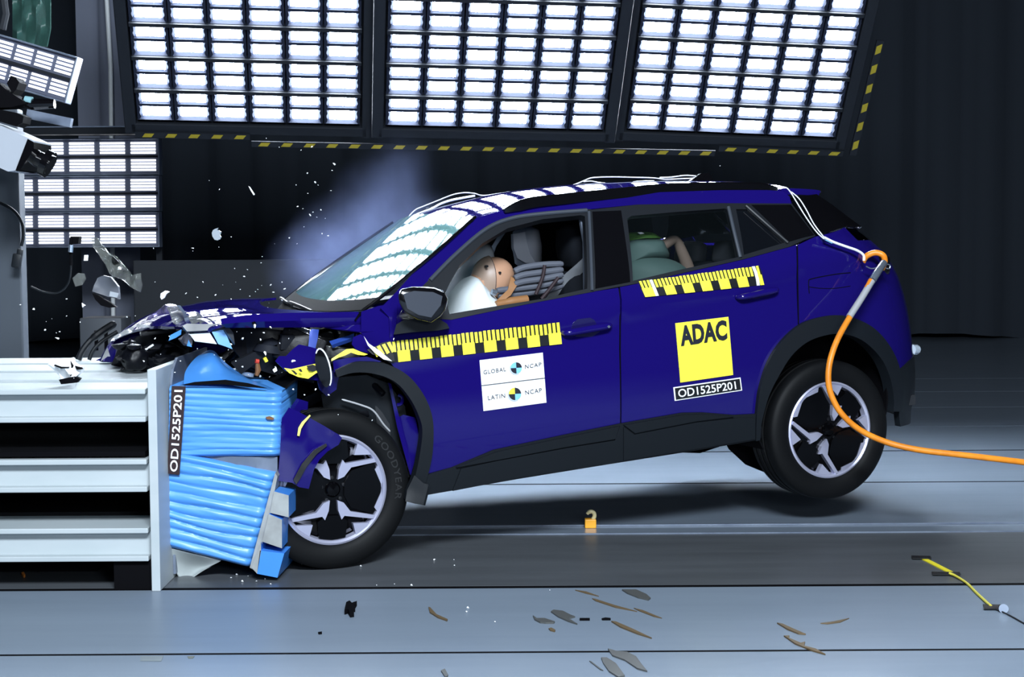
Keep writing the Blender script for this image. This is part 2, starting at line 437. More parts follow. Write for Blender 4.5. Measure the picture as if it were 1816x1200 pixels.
# guide rail let into the floor, and the bright lip of the plate beside it
mb = MB(); mb.box((0, 7.640, .0005), (23.8, .010, .014)); mb.box((0, 7.662, -.002), (23.8, .012, .014)); mb.box((0, 7.43, -.0015), (23.8, .008, .014))
struct(mb.build('trim_1', 'greysteel', smooth=0))

def curtain(name, x0, x1, y, z0, z1, m, amp, wl, seed):
    rows = []; n = int((x1 - x0) / (wl / 5)); rr = random.Random(seed); ph = [rr.uniform(0, 6.28) for _ in range(4)]
    for z in np.linspace(z0, z1, 7):
        r = []
        for i in range(n + 1):
            x = x0 + (x1 - x0) * i / n; k = 1.15 - .3 * (z - z0) / (z1 - z0)
            d = math.sin(x * 6.28 / wl + ph[0]) * .6 + math.sin(x * 6.28 / (wl * 2.7) + ph[1]) * .5 + math.sin(x * 6.28 / (wl * .43) + ph[2]) * .2
            r.append((x + .3 * amp * math.cos(x * 6.28 / wl), y + amp * d * k, z + (.04 * math.sin(x * 2.1 + ph[3]) if z == z0 else 0)))
        rows.append(r)
    mb = MB().grid(rows); return mb.build(name, m, smooth=180)
struct(curtain('wall_back', -11.9, 11.9, 21.6, .03, 7.9, 'curtain', .11, .62, 1))
struct(MB().box((0, 22.2, 4), (24, .1, 8.1)).build('wall_back_panel', 'black', smooth=0))
struct(MB().box((0, 9, 8.05), (24, 28, .1)).build('ceiling', 'black', smooth=0))
struct(MB().box((-12.05, 9, 4), (.1, 28, 8)).build('wall_left', 'curtain', smooth=0))
struct(MB().box((12.05, 9, 4), (.1, 28, 8)).build('wall_right', 'curtain', smooth=0))
o = curtain('hanging_curtain', -4.02, -3.44, 14.6, .02, 6.2, 'curtain2', .07, .30, 4); tag(o, 'pale grey drape hanging left of the big lamp panels', 'curtain')
o = MB().tube([(-3.68, 14.3, .0), (-3.645, 14.3, 3.0), (-3.76, 14.3, 6.5)], .020, 10).build('gleam', 'white'); tag(o, 'thin pale pole added for the bright right edge of the grey drape', 'gleam')  # tube added to stand for the bright edge of the drape
o = MB().box((-1.85, 13.2, .63), (2.7, .10, 1.26), bev=.01).build('low_wall', 'wallgrey', smooth=0); tag(o, 'dark grey low partition wall behind the bonnet', 'partition')
t = thing('equipment_cabinet', 'small grey cabinet with dark slots standing behind the barrier on the left', 'cabinet', Matrix.Translation((-2.93, 11.2, 0)))
MB().box((0, 0, .44), (.30, .3, .88), bev=.012).build('body', 'machine', t)
for x in (-.03, .04): MB().box((x, -.152, .72), (.025, .012, .14)).build('slot', 'black', t)
# ------------------------------------------------------------------ lamp panels
SC = 1.07
def big_panel(label, p, rows, cols=6):
    c = .2362 * SC; asp = .976
    loc = Vector((0, 0, CAM_H)) + SC * (Vector(p[:3]) - Vector((0, 0, CAM_H)))
    mw = Matrix.Translation(loc) @ Matrix.Rotation(p[3], 4, 'Z') @ Matrix.Rotation(p[4], 4, 'X') @ Matrix.Rotation(p[5], 4, 'Y')
    t = thing('floodlight_array', label, 'lamp panel', mw, 'ceiling lamp panels')
    h = c * asp; W, Hh = cols * c, rows * h; fw = .05
    mb = MB()
    for x in (-fw, W + fw): mb.box((x, .10, Hh / 2), (fw * 1.6, .20, Hh + 4 * fw), bev=.008)
    for z in (-fw * 1.1, Hh + fw): mb.box((W / 2, .10, z), (W + 2 * fw, .20, fw * 1.5), bev=.008)
    for r in range(1, rows): mb.box((W / 2, .01, r * h), (W, .06, .026))
    mb.box((W / 2, .16, Hh / 2), (W + .02, .02, Hh + .02))
    mb.build('frame', 'lframe', t, smooth=0)
    proto = None
    for r in range(rows):
        for k in range(cols):
            if proto is None:
                m2 = MB(); g = .004; d = .045
                xa, xb, za, zb = g, c - g, .016, h - .016
                f = [(xa, .0, za), (xb, .0, za), (xb, .0, zb), (xa, .0, zb)]
                i_ = [(xa + .034, d, za + .014), (xb - .034, d, za + .014), (xb - .034, d, zb - .014), (xa + .034, d, zb - .014)]
                m2.add(f + i_, [[0, 1, 5, 4], [1, 2, 6, 5], [2, 3, 7, 6], [3, 0, 4, 7], [4, 5, 6, 7]])
                # scalloped side reflectors and the bright centre bar
                for sx, x0 in ((1, xa), (-1, xb)):
                    pr = []
                    for q in range(19):
                        z = za + (zb - za) * q / 18; pr.append((x0 + sx * (.013 + .010 * abs(math.sin(q / 18 * math.pi * 4))), z))
                    poly = [(x0, za)] + pr + [(x0, zb)]
                    m2.prism(poly, lambda a, b, e: (a, e, b), .004, .008)
                m2.box((c / 2, .022, h / 2), (xb - xa - .02, .02, .020))
                mod = m2.build('lamp_module', 'reflector', t, smooth=0); proto = mod
                tubes = []
                for z0, z1 in ((za + .018, h / 2 - .020), (h / 2 + .020, zb - .024)):
                    tb = MB(); pr = []
                    x0, x1 = xa + .034, xb - .034
                    tb.box(((x0 + x1) / 2, .030, (z0 + z1) / 2), (x1 - x0, .012, z1 - z0), bev=.004)
                    tubes.append(tb.build('tube', 'tube', mod))
            else:
                mod = proto.copy(); C.objects.link(mod); mod.parent = t
                for tb in tubes:
                    q = tb.copy(); C.objects.link(q); q.parent = mod
            mod.location = (k * c, 0, r * h)
    return t, c, h, W, Hh
def hazard(t, x0, x1, z, vertical=False):
    mb = MB(); L = abs(x1 - x0); n = int(L / .150)
    if vertical: mb.box((z, -.012, (x0 + x1) / 2), (.05, .02, L), mi=0)
    else: mb.box(((x0 + x1) / 2, -.018, z), (L, .008, .045), mi=0)
    for i in range(n):
        a = x0 + (i + .3) * L / n
        if vertical: q = [(z - .018, a), (z + .018, a + .02), (z + .018, a + .085), (z - .018, a + .065)]
        else: q = [(a, z - .014), (a + .062, z - .014), (a + .082, z + .014), (a + .02, z + .014)]
        mb.prism(q, lambda u, v, e: (u, e, v), -.026, -.0225, 1)
    return mb.build('hazard_strip', None, t, smooth=0, mats=['lframe', 'hazard'])
pl, cw, ch, PW, PH = big_panel('left one of the three big ceiling lamp panels, above the barrier', (-2.385, 10.0, 2.187, .0956, .617, .0239), 8)
hazard(pl, -.02, cw * 3.0, -.095)
pm = big_panel('middle one of the three big ceiling lamp panels, above the car roof', (-.806, 10.031, 2.146, .0836, .649, .0254), 8)[0]
hazard(pm, -cw * 3.6, cw * 9.2, -.150)
pr_ = big_panel('right one of the three big ceiling lamp panels, its right edge striped yellow', (.769, 10.435, 2.142, .0287, .623, .0526), 9)[0]
hazard(pr_, cw * 2.7, cw * 6.3, -.11); hazard(pr_, -.12, cw * 3.2, cw * 6 + .15, True)
for t, w in ((pl, PW), (pm, PW), (pr_, PW)):
    for x in (.3, w - .3):
        a = t.matrix_world @ Vector((x, .2, ch * 6)); L = 8.0 - a.z
        k = MB().box((0, 0, L / 2), (.05, .05, L)).build('hanger', 'lframe', t, smooth=0); k.matrix_parent_inverse = t.matrix_world.inverted(); k.location = a

def small_panel(label, mw, cols, rows, cw, ch, strips, em, rim='greysteel', group='side lamp panels'):
    t = thing('floodlight', label, 'lamp panel', mw, group)
    W, Hh = cols * cw, rows * ch; mb = MB(); f = .010
    for x in (-f / 2, W + f / 2): mb.box((x, .03, Hh / 2), (f, .12, Hh + 2 * f), bev=.004)
    for z in (-f / 2, Hh + f / 2): mb.box((W / 2, .03, z), (W, .12, f), bev=.004)
    mb.box((W / 2, .085, Hh / 2), (W, .01, Hh)); mb.build('frame', rim, t, smooth=0)
    MB().box((W / 2, .02, Hh / 2), (W - .004, .03, Hh - .004)).build('reflector', 'reflector2', t, smooth=0)
    for r in range(1, rows): MB().box((W / 2, -.01, r * ch), (W, .04, .016)).build('divider', 'lframe', t, smooth=0)
    proto = None
    for r in range(rows):
        for k in range(cols):
            if proto is None:
                tb = MB()
                for s_ in range(strips):
                    z = ch * (.14 + .74 * (s_ + .5) / strips); tb.box((cw / 2, .0, z), (cw * .80, .012, ch * .74 / strips * .62))
                proto = tb.build('tube_group', em, t, smooth=0)
                tb_ = proto
            else: tb_ = proto.copy(); C.objects.link(tb_); tb_.parent = t
            tb_.location = (k * cw, 0, r * ch)
    return t
Yl = 13.0
for i, (ya, yb, nm) in enumerate(((247, 308, 'topmost'), (313, 372, 'middle'), (377, 436, 'lowest'))):
    a = yp(-45, yb - 2, Yl); b = yp(282, yb, Yl); c_ = yp(282, ya, Yl)
    w = (b.x - a.x) / 6; h = (c_.z - b.z) / 2
    small_panel(nm + ' of the three stacked lamp panels behind the grey pillar', Matrix.Translation((a.x, Yl, b.z)), 6, 2, w, h, 4, 'tube2')
t = thing('lamp_rail', 'black beam with painted highlight edge above the stacked lamp panels', 'beam'); a = yp(-60, 238, 12.9); b = yp(288, 240, 12.9)
t.location = ((a.x + b.x) / 2, 12.9, a.z + .015)
MB().box((0, 0, 0), (b.x - a.x, .2, .055), bev=.006).build('beam', 'lframe', t, smooth=0); MB().box((0, -.09, .034), (b.x - a.x, .02, .010)).build('edge_highlight', 'greysteel', t, smooth=0)  # pale strip stands for the highlight on the beam edge
for x in (-.75, .70): MB().box((x, .3, -1.26), (.05, .05, 2.4)).build('upright', 'lframe', t, smooth=0)
# tilted small panel, upper left
Yt = 9.2; a = yp(-62, 128, Yt); b = yp(116, 180, Yt); d = yp(137, 104, Yt)
ex = (b - a).normalized(); ez = (d - b); ez = ez - ex * ez.dot(ex); hz = ez.length; ez.normalize(); ey = ez.cross(ex)
mw = Matrix.Identity(4)
for i in range(3): mw[i][0], mw[i][1], mw[i][2], mw[i][3] = ex[i], ey[i], ez[i], a[i]
t = small_panel('small tilted lamp panel at the upper left above the camera', mw, 5, 2, (b - a).length / 5, hz / 2, 4, 'tube3', group='tilted lamp panel')
MB().tube([(-.2, .1, .1), (-.9, .25, .6), (-2.2, .6, 1.9)], .03).build('support_arm', 'lframe', t)
# translucent green sheet
rows = []
for j in range(10):
    r = []
    for i in range(9):
        y = -12 + j * 10.5; x = 22 + i * (8.4 - .25 * max(0, j - 6)); p = yp(x, y, 9.9 + .05 * math.sin(i * 1.9 + j * .3)); r.append(p)
    rows.append(r)
gm = mat('green_film', (.05, .13, .11), .35, alpha=.75, bump=(6, .6, .03, (1, 1, .3)))
v, f = gridsolid(rows, .006); o = obj('plastic_sheet', v, f, gm, smooth=60); tag(o, 'dark green plastic sheet hanging in the upper left corner', 'sheet')
o = MB().tube([yp(-6, -20, 9.6), yp(4, -5, 9.6), yp(8, 25, 9.6), yp(2, 52, 9.6)], .03).build('hose', 'lframe'); tag(o, 'dark curved hose end at the extreme upper left corner', 'hose')

# ------------------------------------------------------------------ grey pillar, camera and its cables
Yp = 8.25; a = yp(52, 630, Yp); tp = yp(52, 192, Yp)
o = MB().box((a.x - .63, Yp + .05, tp.z / 2), (1.2, .1, tp.z), bev=.01).build('pillar_block', 'pillar', smooth=20); tag(o, 'tall plain grey block at the left edge behind the white barrier', 'block')
Yc = 7.4
t = thing('high_speed_camera', 'grey boxed film camera with black lens hood pointing at the crash', 'camera')
def P(x, y, dy=0): return yp(x, y, Yc + dy)
poly = [(-30, 212), (0, 222), (50, 244), (62, 250), (56, 262), (28, 302), (14, 304), (-30, 284)]
mb = MB(); mb.prism([(p[0], p[1]) for p in poly], lambda a, b, e: yp(a, b, Yc) + Vector((0, e, 0)), 0, .26); mb.build('housing', 'camwhite', t, smooth=0)
mb = MB(); mb.prism([(49, 246), (60, 252), (60, 264), (36, 301), (27, 303)], lambda a, b, e: yp(a, b, Yc - .012) + Vector((0, e, 0)), 0, .28); mb.build('front_plate', 'gloss', t, smooth=0)
mb = MB(); mb.tube([yp(44, 270, Yc + .12), yp(80, 288, Yc + .12)], .040, 20); mb.tube([yp(78, 287, Yc + .12), yp(89, 292.5, Yc + .12)], [.066, .066], 24); mb.build('lens_hood', 'gloss', t)
MB().tube([yp(80, 287, Yc + .12), yp(91, 293.5, Yc + .12)], .05, 20).build('lens', 'gloss', t)
mb = MB()
for q in [[(-20, 190), (10, 196), (30, 200), (42, 206), (40, 218), (28, 224), (-20, 210)], [(-30, 150), (-5, 145), (12, 160), (40, 178), (44, 184), (20, 190), (-30, 192)], [(12, 148), (19, 134), (28, 137), (34, 146), (29, 158), (22, 166)]]:
    mb.prism(q, lambda a, b, e: yp(a, b, Yc + .02) + Vector((0, e, 0)), 0, .12)
mb.build('mount', 'black', t, smooth=0)
mb = MB(); mb.tube([yp(40, 178, Yc + .08), yp(58, 185, Yc + .08), yp(97, 184, Yc + .08)], [.02, .028, .022], 10); mb.build('bracket', 'gloss', t)
MB().tube([yp(44, 176, Yc + .07), yp(57, 179, Yc + .07)], [.017, .02], 12).build('viewfinder', 'lens', t)
mb = MB(); mb.box(tuple(yp(88, 210, Yc + .3)), (.22, .04, .045), Matrix.Rotation(R(12), 3, 'Y')); mb.build('arm', 'greysteel', t, smooth=0)
MB().tube([yp(-20, 200, Yc + .1), Vector((-2.75, 8.1, 1.9)), Vector((-2.75, 8.4, 2.0))], .035).build('support_arm', 'black', t)
t = thing('hanging_cable', 'black cable bowing from the grey block down to a plug', 'cable')
MB().tube(spline([yp(-12, 357, 8.2), yp(3, 361, 8.16), yp(25, 374, 8.14), yp(39, 395, 8.14), yp(41, 420, 8.14), yp(38, 436, 8.14)], 6), .0085).build('lead', 'plastic', t)
mb = MB(); mb.box(tuple(yp(30, 462, 8.14)), (.045, .04, .075), Matrix.Rotation(R(10), 3, 'Y'), bev=.008); mb.box(tuple(yp(35, 449, 8.14)), (.028, .03, .045), Matrix.Rotation(R(12), 3, 'Y'), bev=.005); mb.build('plug', 'plastic', t)
# ------------------------------------------------------------------ the car
car = thing('car', 'deep blue hatchback crossover smashed front-left into the blue barrier, tail lifted', 'car', CM)
# --- left side skin
A_UP = [(675, 546), (704, 516), (732, 485), (790, 432), (847, 387), (866, 380), (898, 371), (948, 364), (1000, 358.5), (1046, 353), (1112, 346), (1162, 341), (1280, 337), (1360, 337), (1387, 338.5), (1400, 348), (1404, 361)]
DLO_TOP = [(1280, 360), (1130, 362.5), (1043, 371), (962, 377), (904, 386), (859, 406), (806, 451), (760, 497), (722, 534)]
rs = sidepatch('roof_side_frame', A_UP + DLO_TOP + [(706, 560), (690, 562)], 'paint', car, thick=.03, h=.05)
fd_ol = [(690, 562), (706, 560), (722, 540), (760, 530), (800, 566), (886, 549), (962, 534), (1053, 517), (1096.5, 510), (1098, 620), (1099.5, 751), (1000, 771), (874, 797), (800, 828), (757, 840), (748, 700), (700, 652), (690, 640)]
fd = sidepatch('front_door', fd_ol, 'paint', car, thick=.02, h=.05)
rd_ol = [(1099.5, 509), (1130, 503), (1209, 485), (1319, 460), (1400, 438), (1412, 434), (1413, 470), (1415, 577), (1384, 604), (1361, 640), (1346, 685), (1339, 735), (1300, 736), (1209, 732), (1102, 750), (1101, 620)]
rd = sidepatch('rear_door', rd_ol, 'paint', car, thick=.02, h=.05)
E_ = 3.78
q_ol = [(1415, 434), (1446, 419.5), (1498, 403), ('sw', 2.86, 1.268), ('sw', 3.05, 1.262), ('sw', 3.3, 1.25), ('sw', E_, 1.24), ('sw', E_, .64), ('sw', 3.45, .64), ('sw', 3.22, .645), (1609, 640), (1592, 655), (1582, 633), (1564, 603), (1540, 579), (1510, 565), (1480, 559), (1444, 565), (1417, 576), (1416, 470)]
qp = sidepatch('rear_quarter_panel', q_ol, 'paint', car, thick=.02, h=.05)
b_ol = [(1592, 656), (1609, 641), ('sw', 3.22, .643), ('sw', 3.45, .638), ('sw', E_, .638), ('sw', E_, .30), ('sw', 3.3, .28), ('sw', 2.98, .30), (1593, 735), (1595, 700)]
rb = sidepatch('rear_bumper', b_ol, 'plastic', car, thick=.03, h=.05, off=.004)
# --- window trims
F_AP = [(797, 557), (788, 523), (798, 501), (815, 471), (855, 432), (900, 405), (962, 389), (1030, 382), (1037, 384), (1041, 512), (962, 530), (886, 542), (825, 552)]
wt = sidepatch('window_trim', [(722, 534), (760, 497), (806, 451), (859, 406), (904, 386), (962, 377), (1043, 371), (1049, 372), (1054, 517), (962, 534), (886, 549), (800, 567), (760, 565), (724, 556)], 'trim', car, [F_AP], off=.003, thick=.04, h=.04)
R_AP = [(1112, 388), (1120, 383), (1200, 376), (1286, 370), (1290, 372), (1309, 456), (1209, 477.5), (1122, 498)]
Q_AP = [(1305, 371), (1326, 371), (1392, 430), (1319, 452)]
wt2 = sidepatch('window_trim', [(1049, 372), (1130, 363), (1280, 360.5), (1404, 361), (1446, 418.5), (1400, 437.5), (1319, 459.5), (1209, 484.5), (1130, 502.5), (1054, 516.5)], 'trim', car, [R_AP, Q_AP], off=.002, thick=.03, h=.04)
sidepatch('pillar_cover', [(1050, 376), (1101, 374), (1117, 500), (1055, 512)], 'gloss', car, off=.005, thick=.006)
sidepatch('pillar_cover', [(1332, 364), (1402, 364), (1443, 417), (1398, 429)], 'gloss', car, off=.005, thick=.006)
mb = MB()
def strip_on(px, r, off=.006, m='trim', name='trim_strip', parent=None, n=6):
    pts = spline([lb(Sn(*cs(*p), off)) for p in px], n); return MB().tube(pts, r, 8).build(name, m, parent or car)
st_ = mat('trim_strip_grey', (.040, .048, .062), .4)
strip_on([(1043.5, 377), (1046, 430), (1049, 516)], .008, .008, st_)
strip_on([(1291, 368), (1301, 412), (1312, 457)], .009, .006, st_)
strip_on([(1322, 366), (1358, 398), (1396, 431)], .009, .006, 'trim')
strip_on([(762, 498), (807, 452.5), (860, 408), (905, 388.5), (962, 380), (1040, 374)], .010, .006, st_)
# rear panes (the front side windows are down)
g1 = sidepatch('side_window', R_AP, 'glass', car, off=-.012, thick=.004, h=.08)
g2 = sidepatch('quarter_window', Q_AP, 'tint', car, off=-.012, thick=.004, h=.08)
# --- lower cladding
SILL = [(752, 842), (800, 828), (874, 797), (1000, 770), (1100, 750), (1209, 731), (1245, 730.5), (1300, 735), (1339, 733), (1339, 779), (1300, 786), (1209, 801), (1082, 821), (918, 847.5), (756, 876)]
sl = sidepatch('sill_cladding', SILL, 'plastic', car, off=.012, thick=.06, h=.05)
sidepatch('door_cladding', [(806, 826), (878, 799), (1000, 773.5), (1094, 754), (1087, 776), (1000, 790), (878, 813)], 'plastic', fd, off=.026, thick=.02, h=.04)
sidepatch('door_cladding', [(815, 829), (880, 815), (1000, 793), (1087, 779), (1096, 753.5), (1096, 817), (918, 845), (800, 868)], 'plastic', fd, off=.020, thick=.012, h=.05)
sidepatch('door_cladding', [(1103, 752), (1209, 734), (1245, 733), (1297, 737), (1230, 745), (1122, 766)], 'plastic', rd, off=.024, thick=.02, h=.04)
sidepatch('door_cladding', [(1122, 769), (1230, 748), (1310, 739), (1336, 740), (1336, 777), (1300, 783), (1209, 798), (1103, 815), (1103, 756)], 'plastic', rd, off=.018, thick=.012, h=.05)
# --- wheel arches
R_OUT = [(1337, 780), (1337, 750), (1340, 715), (1345, 684), (1360, 639), (1384, 603), (1414, 576), (1444, 564), (1480, 558.5), (1510, 564), (1540, 578.5), (1564, 602), (1582, 632), (1592, 665), (1595, 696), (1592, 728)]
R_IN = [(1578, 728), (1579, 708), (1574, 675), (1561, 642), (1540, 616), (1516, 599), (1486, 591.5), (1456, 595), (1426, 607), (1399, 631), (1378, 664), (1361, 697), (1352, 725), (1346, 752), (1344, 778)]
ra = sidepatch('rear_wheel_arch', smooth2(R_OUT) + smooth2(R_IN), 'plastic', car, off=.022, thick=.06, h=.03)
F_OUT = [(592, 655), (625, 641), (650, 639.5), (676, 642), (701, 652), (726, 670), (747, 697), (760, 725), (765.5, 755), (764, 800), (757, 835), (751, 855), (760, 858), (751, 893), (735, 890), (719, 886)]
F_IN = [(722, 870), (733, 843), (742, 800), (746, 762), (740, 737), (727, 710), (706, 683), (682, 668), (650, 660), (622, 660), (596, 668)]
fa = sidepatch('front_wheel_arch', smooth2(F_OUT[:-4]) + F_OUT[-4:] + smooth2(F_IN), 'plastic', car, off=.024, thick=.05, h=.03)
# --- seams, fuel flap, handles
def seam(px, name='panel_gap', r=.0028): return strip_on(px, r, .0, 'black', name)
seam([(1098.3, 512), (1099.3, 560), (1099.8, 640), (1100.4, 751)]); seam([(1414, 436), (1414.5, 480), (1416, 573)])
ff = strip_on([(1435, 520), (1434, 500), (1440, 494), (1482, 486), (1508, 483.5)], .0022, .001, 'black', 'fuel_flap'); strip_on([(1435, 508.5), (1455, 511), (1480, 511), (1508, 507)], .0016, .001, 'black', 'panel_gap')
def handle(a, b, cup, parent):
    pa, pb = Sn(*cs(*a), .030), Sn(*cs(*b), .026); e0, e1 = Sn(*cs(*a), .0), Sn(*cs(*b), .0)
    pts = spline([lb(e0), lb(pa.lerp(pb, .10)), lb(pa.lerp(pb, .5)), lb(pa.lerp(pb, .9)), lb(e1)], 6)
    n = len(pts); h = MB().tube(pts, [.006 + .011 * math.sin(math.pi * min(1, max(0, k / (n - 1)))) ** .5 for k in range(n)], 12).build('door_handle', 'paint', parent)
    sidepatch('handle_recess', cup, mat('recess_shade', (.004, .002, .06), .4, coat=.5), parent, off=.0012, thick=.004, h=.02)  # flat patch, darker blue stands for the shaded handle pocket
handle((996, 590), (1081, 576), [(1012, 586), (1016, 573), (1024, 566), (1046, 563), (1054, 567), (1060, 579), (1064, 588), (1050, 597), (1022, 597)], fd)
handle((1305, 527), (1376, 513), [(1330, 520), (1344, 513), (1366, 511), (1374, 516), (1366, 524), (1340, 530), (1326, 529)], rd)
o = MB().tube([lb(Sn(*cs(1072, 578), .040)), lb(Sn(*cs(1072, 578), .046))], .006, 12).build('lock', 'clamp', fd)
# --- right side of the car, mirrored
for o, nm in ((rs, 'roof_side_frame'), (rd, 'rear_door'), (qp, 'rear_quarter_panel'), (rb, 'rear_bumper'), (sl, 'sill_cladding'), (ra, 'rear_wheel_arch'), (wt, 'window_trim'), (wt2, 'window_trim')): mirrored(o, car, nm)
mirrored(fd, car, 'front_door')
for o, nm in ((g1, 'side_window'), (g2, 'quarter_window')): mirrored(o, car, nm, 'tint')
sidepatch('side_window', css(F_AP), 'farglass', car, off=-.012, thick=.004, h=.08, px=False, mirror=True)
far_f = [(-.62, .70), (-.70, .95), (-.45, 1.04), (0, 1.07), (.42, 1.08), (.40, .45), (.36, .60), (.26, .74), (.05, .80), (-.2, .76), (-.36, .62), (-.45, .52), (-.58, .55)]
sidepatch('front_fender', far_f, 'paint', car, off=0, thick=.015, h=.05, px=False, mirror=True)
# --- roof
gut = [(.885, .578), (1.05, .60), (1.30, .60), (1.60, .59), (1.95, .58), (2.25, .57), (2.50, .55), (2.66, .53)]
def gut_w(u): return tab([(.88, 1.520), (1.0, 1.545), (1.15, 1.565), (1.35, 1.583), (1.6, 1.593), (1.9, 1.590), (2.2, 1.577), (2.5, 1.556), (2.7, 1.535)], u)
ctrl = []
for u, v in gut:
    w = gut_w(u); ctrl.append([lb((u - .035 * (1 - abs(k) ** 2) * max(0, 1.3 - u) / .4, v * k, w + (.034 + .026 * min(1, max(0, (u - .885) / .35))) * (1 - abs(k) ** 2.0))) for k in (1, .8, .45, 0, -.45, -.8, -1)])
v, f = gridsolid(bez_grid(ctrl, 5, 5), .02); rp = obj('roof_panel', v, f, 'paint', car, smooth=60)
def rail(sgn):
    px = [(893, 373), (915, 364), (948, 356), (1000, 350.5), (1046, 345.5), (1112, 339), (1162, 334), (1228, 331), (1290, 330), (1345, 330.5), (1376, 334)]
    p3 = [cp(x, y, .625 - .02 * (i > 8)) for i, (x, y) in enumerate(px)]
    pts = spline([lb((p[0], p[1] * sgn, p[2])) for p in p3], 5); mb = MB(); n = len(pts)
    sec = [(-.016, -.030), (.016, -.030), (.019, .010), (.012, .020), (-.012, .020), (-.019, .010)]; rows = []
    for i, p in enumerate(pts):
        k = min(1, .35 + i / 9, .35 + (n - 1 - i) / 7); rows.append([p + Vector((0, a, b * k + (.0))) for a, b in sec])
    mb.grid(rows, closed=True); mb.f += [list(range(6)), list(range((n - 1) * 6, n * 6))]; mb.m += [0, 0]
    return mb.build('roof_rail', 'gloss', car, smooth=30)
rail(1); rail(-1)
# spoiler, rear glass, D pillar panels
sp = []
for u, w, hw in ((2.56, 1.552, .56), (2.66, 1.545, .57), (2.78, 1.530, .56), (2.80, 1.518, .55)):
    sp.append([lb((u + .03 * (1 - abs(k) ** 3), hw * k, w + .02 * (1 - k * k))) for k in (1, .7, .3, 0, -.3, -.7, -1)])
v, f = gridsolid(bez_grid(sp, 4, 4), .03); obj('roof_spoiler', v, f, 'paint', car, smooth=45)
rg = []
for u, w, hw in ((2.74, 1.50, .545), (2.86, 1.40, .585), (2.99, 1.29, .63), (3.04, 1.235, .64)):
    rg.append([lb((u + .05 * (1 - abs(k) ** 2), hw * k, w)) for k in (1, .7, .3, 0, -.3, -.7, -1)])
v, f = gridsolid(bez_grid(rg, 4, 4), .006); obj('rear_window', v, f, 'tint', car, smooth=60)
for sgn in (1, -1):
    q = [cp(1404, 361, .64), cp(1411, 350, .60), cp(1446, 347, .56), cp(1474, 366, .565), cp(1500, 386, .59), cp(1526, 405, .63), cp(1500, 404, .70), cp(1446, 420, .775), cp(1425, 391, .70)]
    sheet('rear_pillar_panel', [lb((p[0], p[1] * sgn, p[2])) for p in q], 'gloss', car, .012, .06)
mb = MB(); fin = [(2.30, 1.60), (2.42, 1.665), (2.47, 1.664), (2.50, 1.60)]
mb.prism(fin, lambda a, b, e: Vector((a, e * (1.0 if b < 1.63 else .35), b)), -.022, .022); mb.build('shark_fin_antenna', 'gloss', car, smooth=0)
# --- windscreen
NE = [Vector(cp(643, 550, .725))] + [Vector(S(*cs(*p))) + Vector((-.012, -.004, .004)) for p in ((709, 510), (776, 446), (847, 388))]; FAR = .90
tt = np.array([0, .33, .66, 1.0]); PF = [np.polyfit(tt, [e[i] for e in NE], 2) for i in range(3)]
wrows = []
for t in np.linspace(0, 1, 25):
    u, hw, w = (float(np.polyval(q, t)) for q in PF); bul = .080 * (1 - t) + .045 * t; r = []
    for k in np.linspace(1, -1, 33):
        fk = (1 - k * k) * (1 + .55 * k)
        r.append(lb((u - bul * fk, hw * k * (1 if k > 0 else 1 - (1 - FAR) * k * k), w - .010 * (1 - t) * fk + .034 * t * (1 - k * k))))
    wrows.append(r)
v, f = gridsolid(wrows, .006); obj('windscreen', v, f, 'wind', car, smooth=60)
v, f = gridsolid([[p + Vector((-.012 * (3 - i), 0, -.012 * (3 - i))) for p in wrows[0]] for i in range(4)], .004); obj('cowl_panel', v, f, 'black', car, smooth=60)
fr = [[p + Vector((-.004, 0, .006)) for p in wrows[i]] for i in (0, 2, 4)]
fr[2] = [p.lerp(q, .5 + .5 * abs(2 * j / (len(fr[2]) - 1) - 1) ** 3) for j, (p, q) in enumerate(zip(fr[1], fr[2]))]
v, f = gridsolid(fr, .003); obj('windscreen_border', v, f, 'black', car, smooth=60)
edge = [r[0] for r in wrows]; MB().tube([p + Vector((0, -.004, .002)) for p in edge], .008, 8).build('windscreen_seal', 'gloss', car)
MB().tube([r[-1] + Vector((0, .004, .002)) for r in wrows], .008, 8).build('windscreen_seal', 'gloss', car)
# wipers
for a, b in (((.16, .30, 1.155), (.20, -.28, 1.175)), ((.18, -.12, 1.165), (.26, -.60, 1.18))):
    MB().tube(spline([lb(a), lb(((a[0] + b[0]) / 2 - .03, (a[1] + b[1]) / 2, a[2] + .03)), lb(b)], 5), .008, 6).build('wiper', 'plastic', car)
# --- interior shell
mb = MB(); mb.box((1.75, 0, .42), (2.9, 1.40, .05)); mb.box((.34, 0, .72), (.06, 1.36, .62)); mb.box((3.0, 0, .75), (.05, 1.2, .66)); mb.box((1.8, .0, 1.505), (1.6, 1.08, .02)); mb.build('cabin_shell', 'inner', car, smooth=0)
db = []
for u, w in ((.36, 1.10), (.50, 1.13), (.66, 1.10), (.74, 1.02), (.74, .80)): db.append([lb((u, v_, w)) for v_ in (.66, .3, 0, -.3, -.66)])
v, f = gridsolid(bez_grid(db, 4, 3), .03); obj('dashboard', v, f, 'inner', car, smooth=50)
for sgn in (1, -1):
    sidepatch('door_lining', [(.55, .5), (2.05, .5), (2.12, .75), (2.30, .98), (2.45, 1.0), (2.45, 1.14), (1.0, 1.05), (.55, 1.02)], 'inner', car, off=-.055, thick=.02, h=.12, px=False, mirror=(sgn < 0))
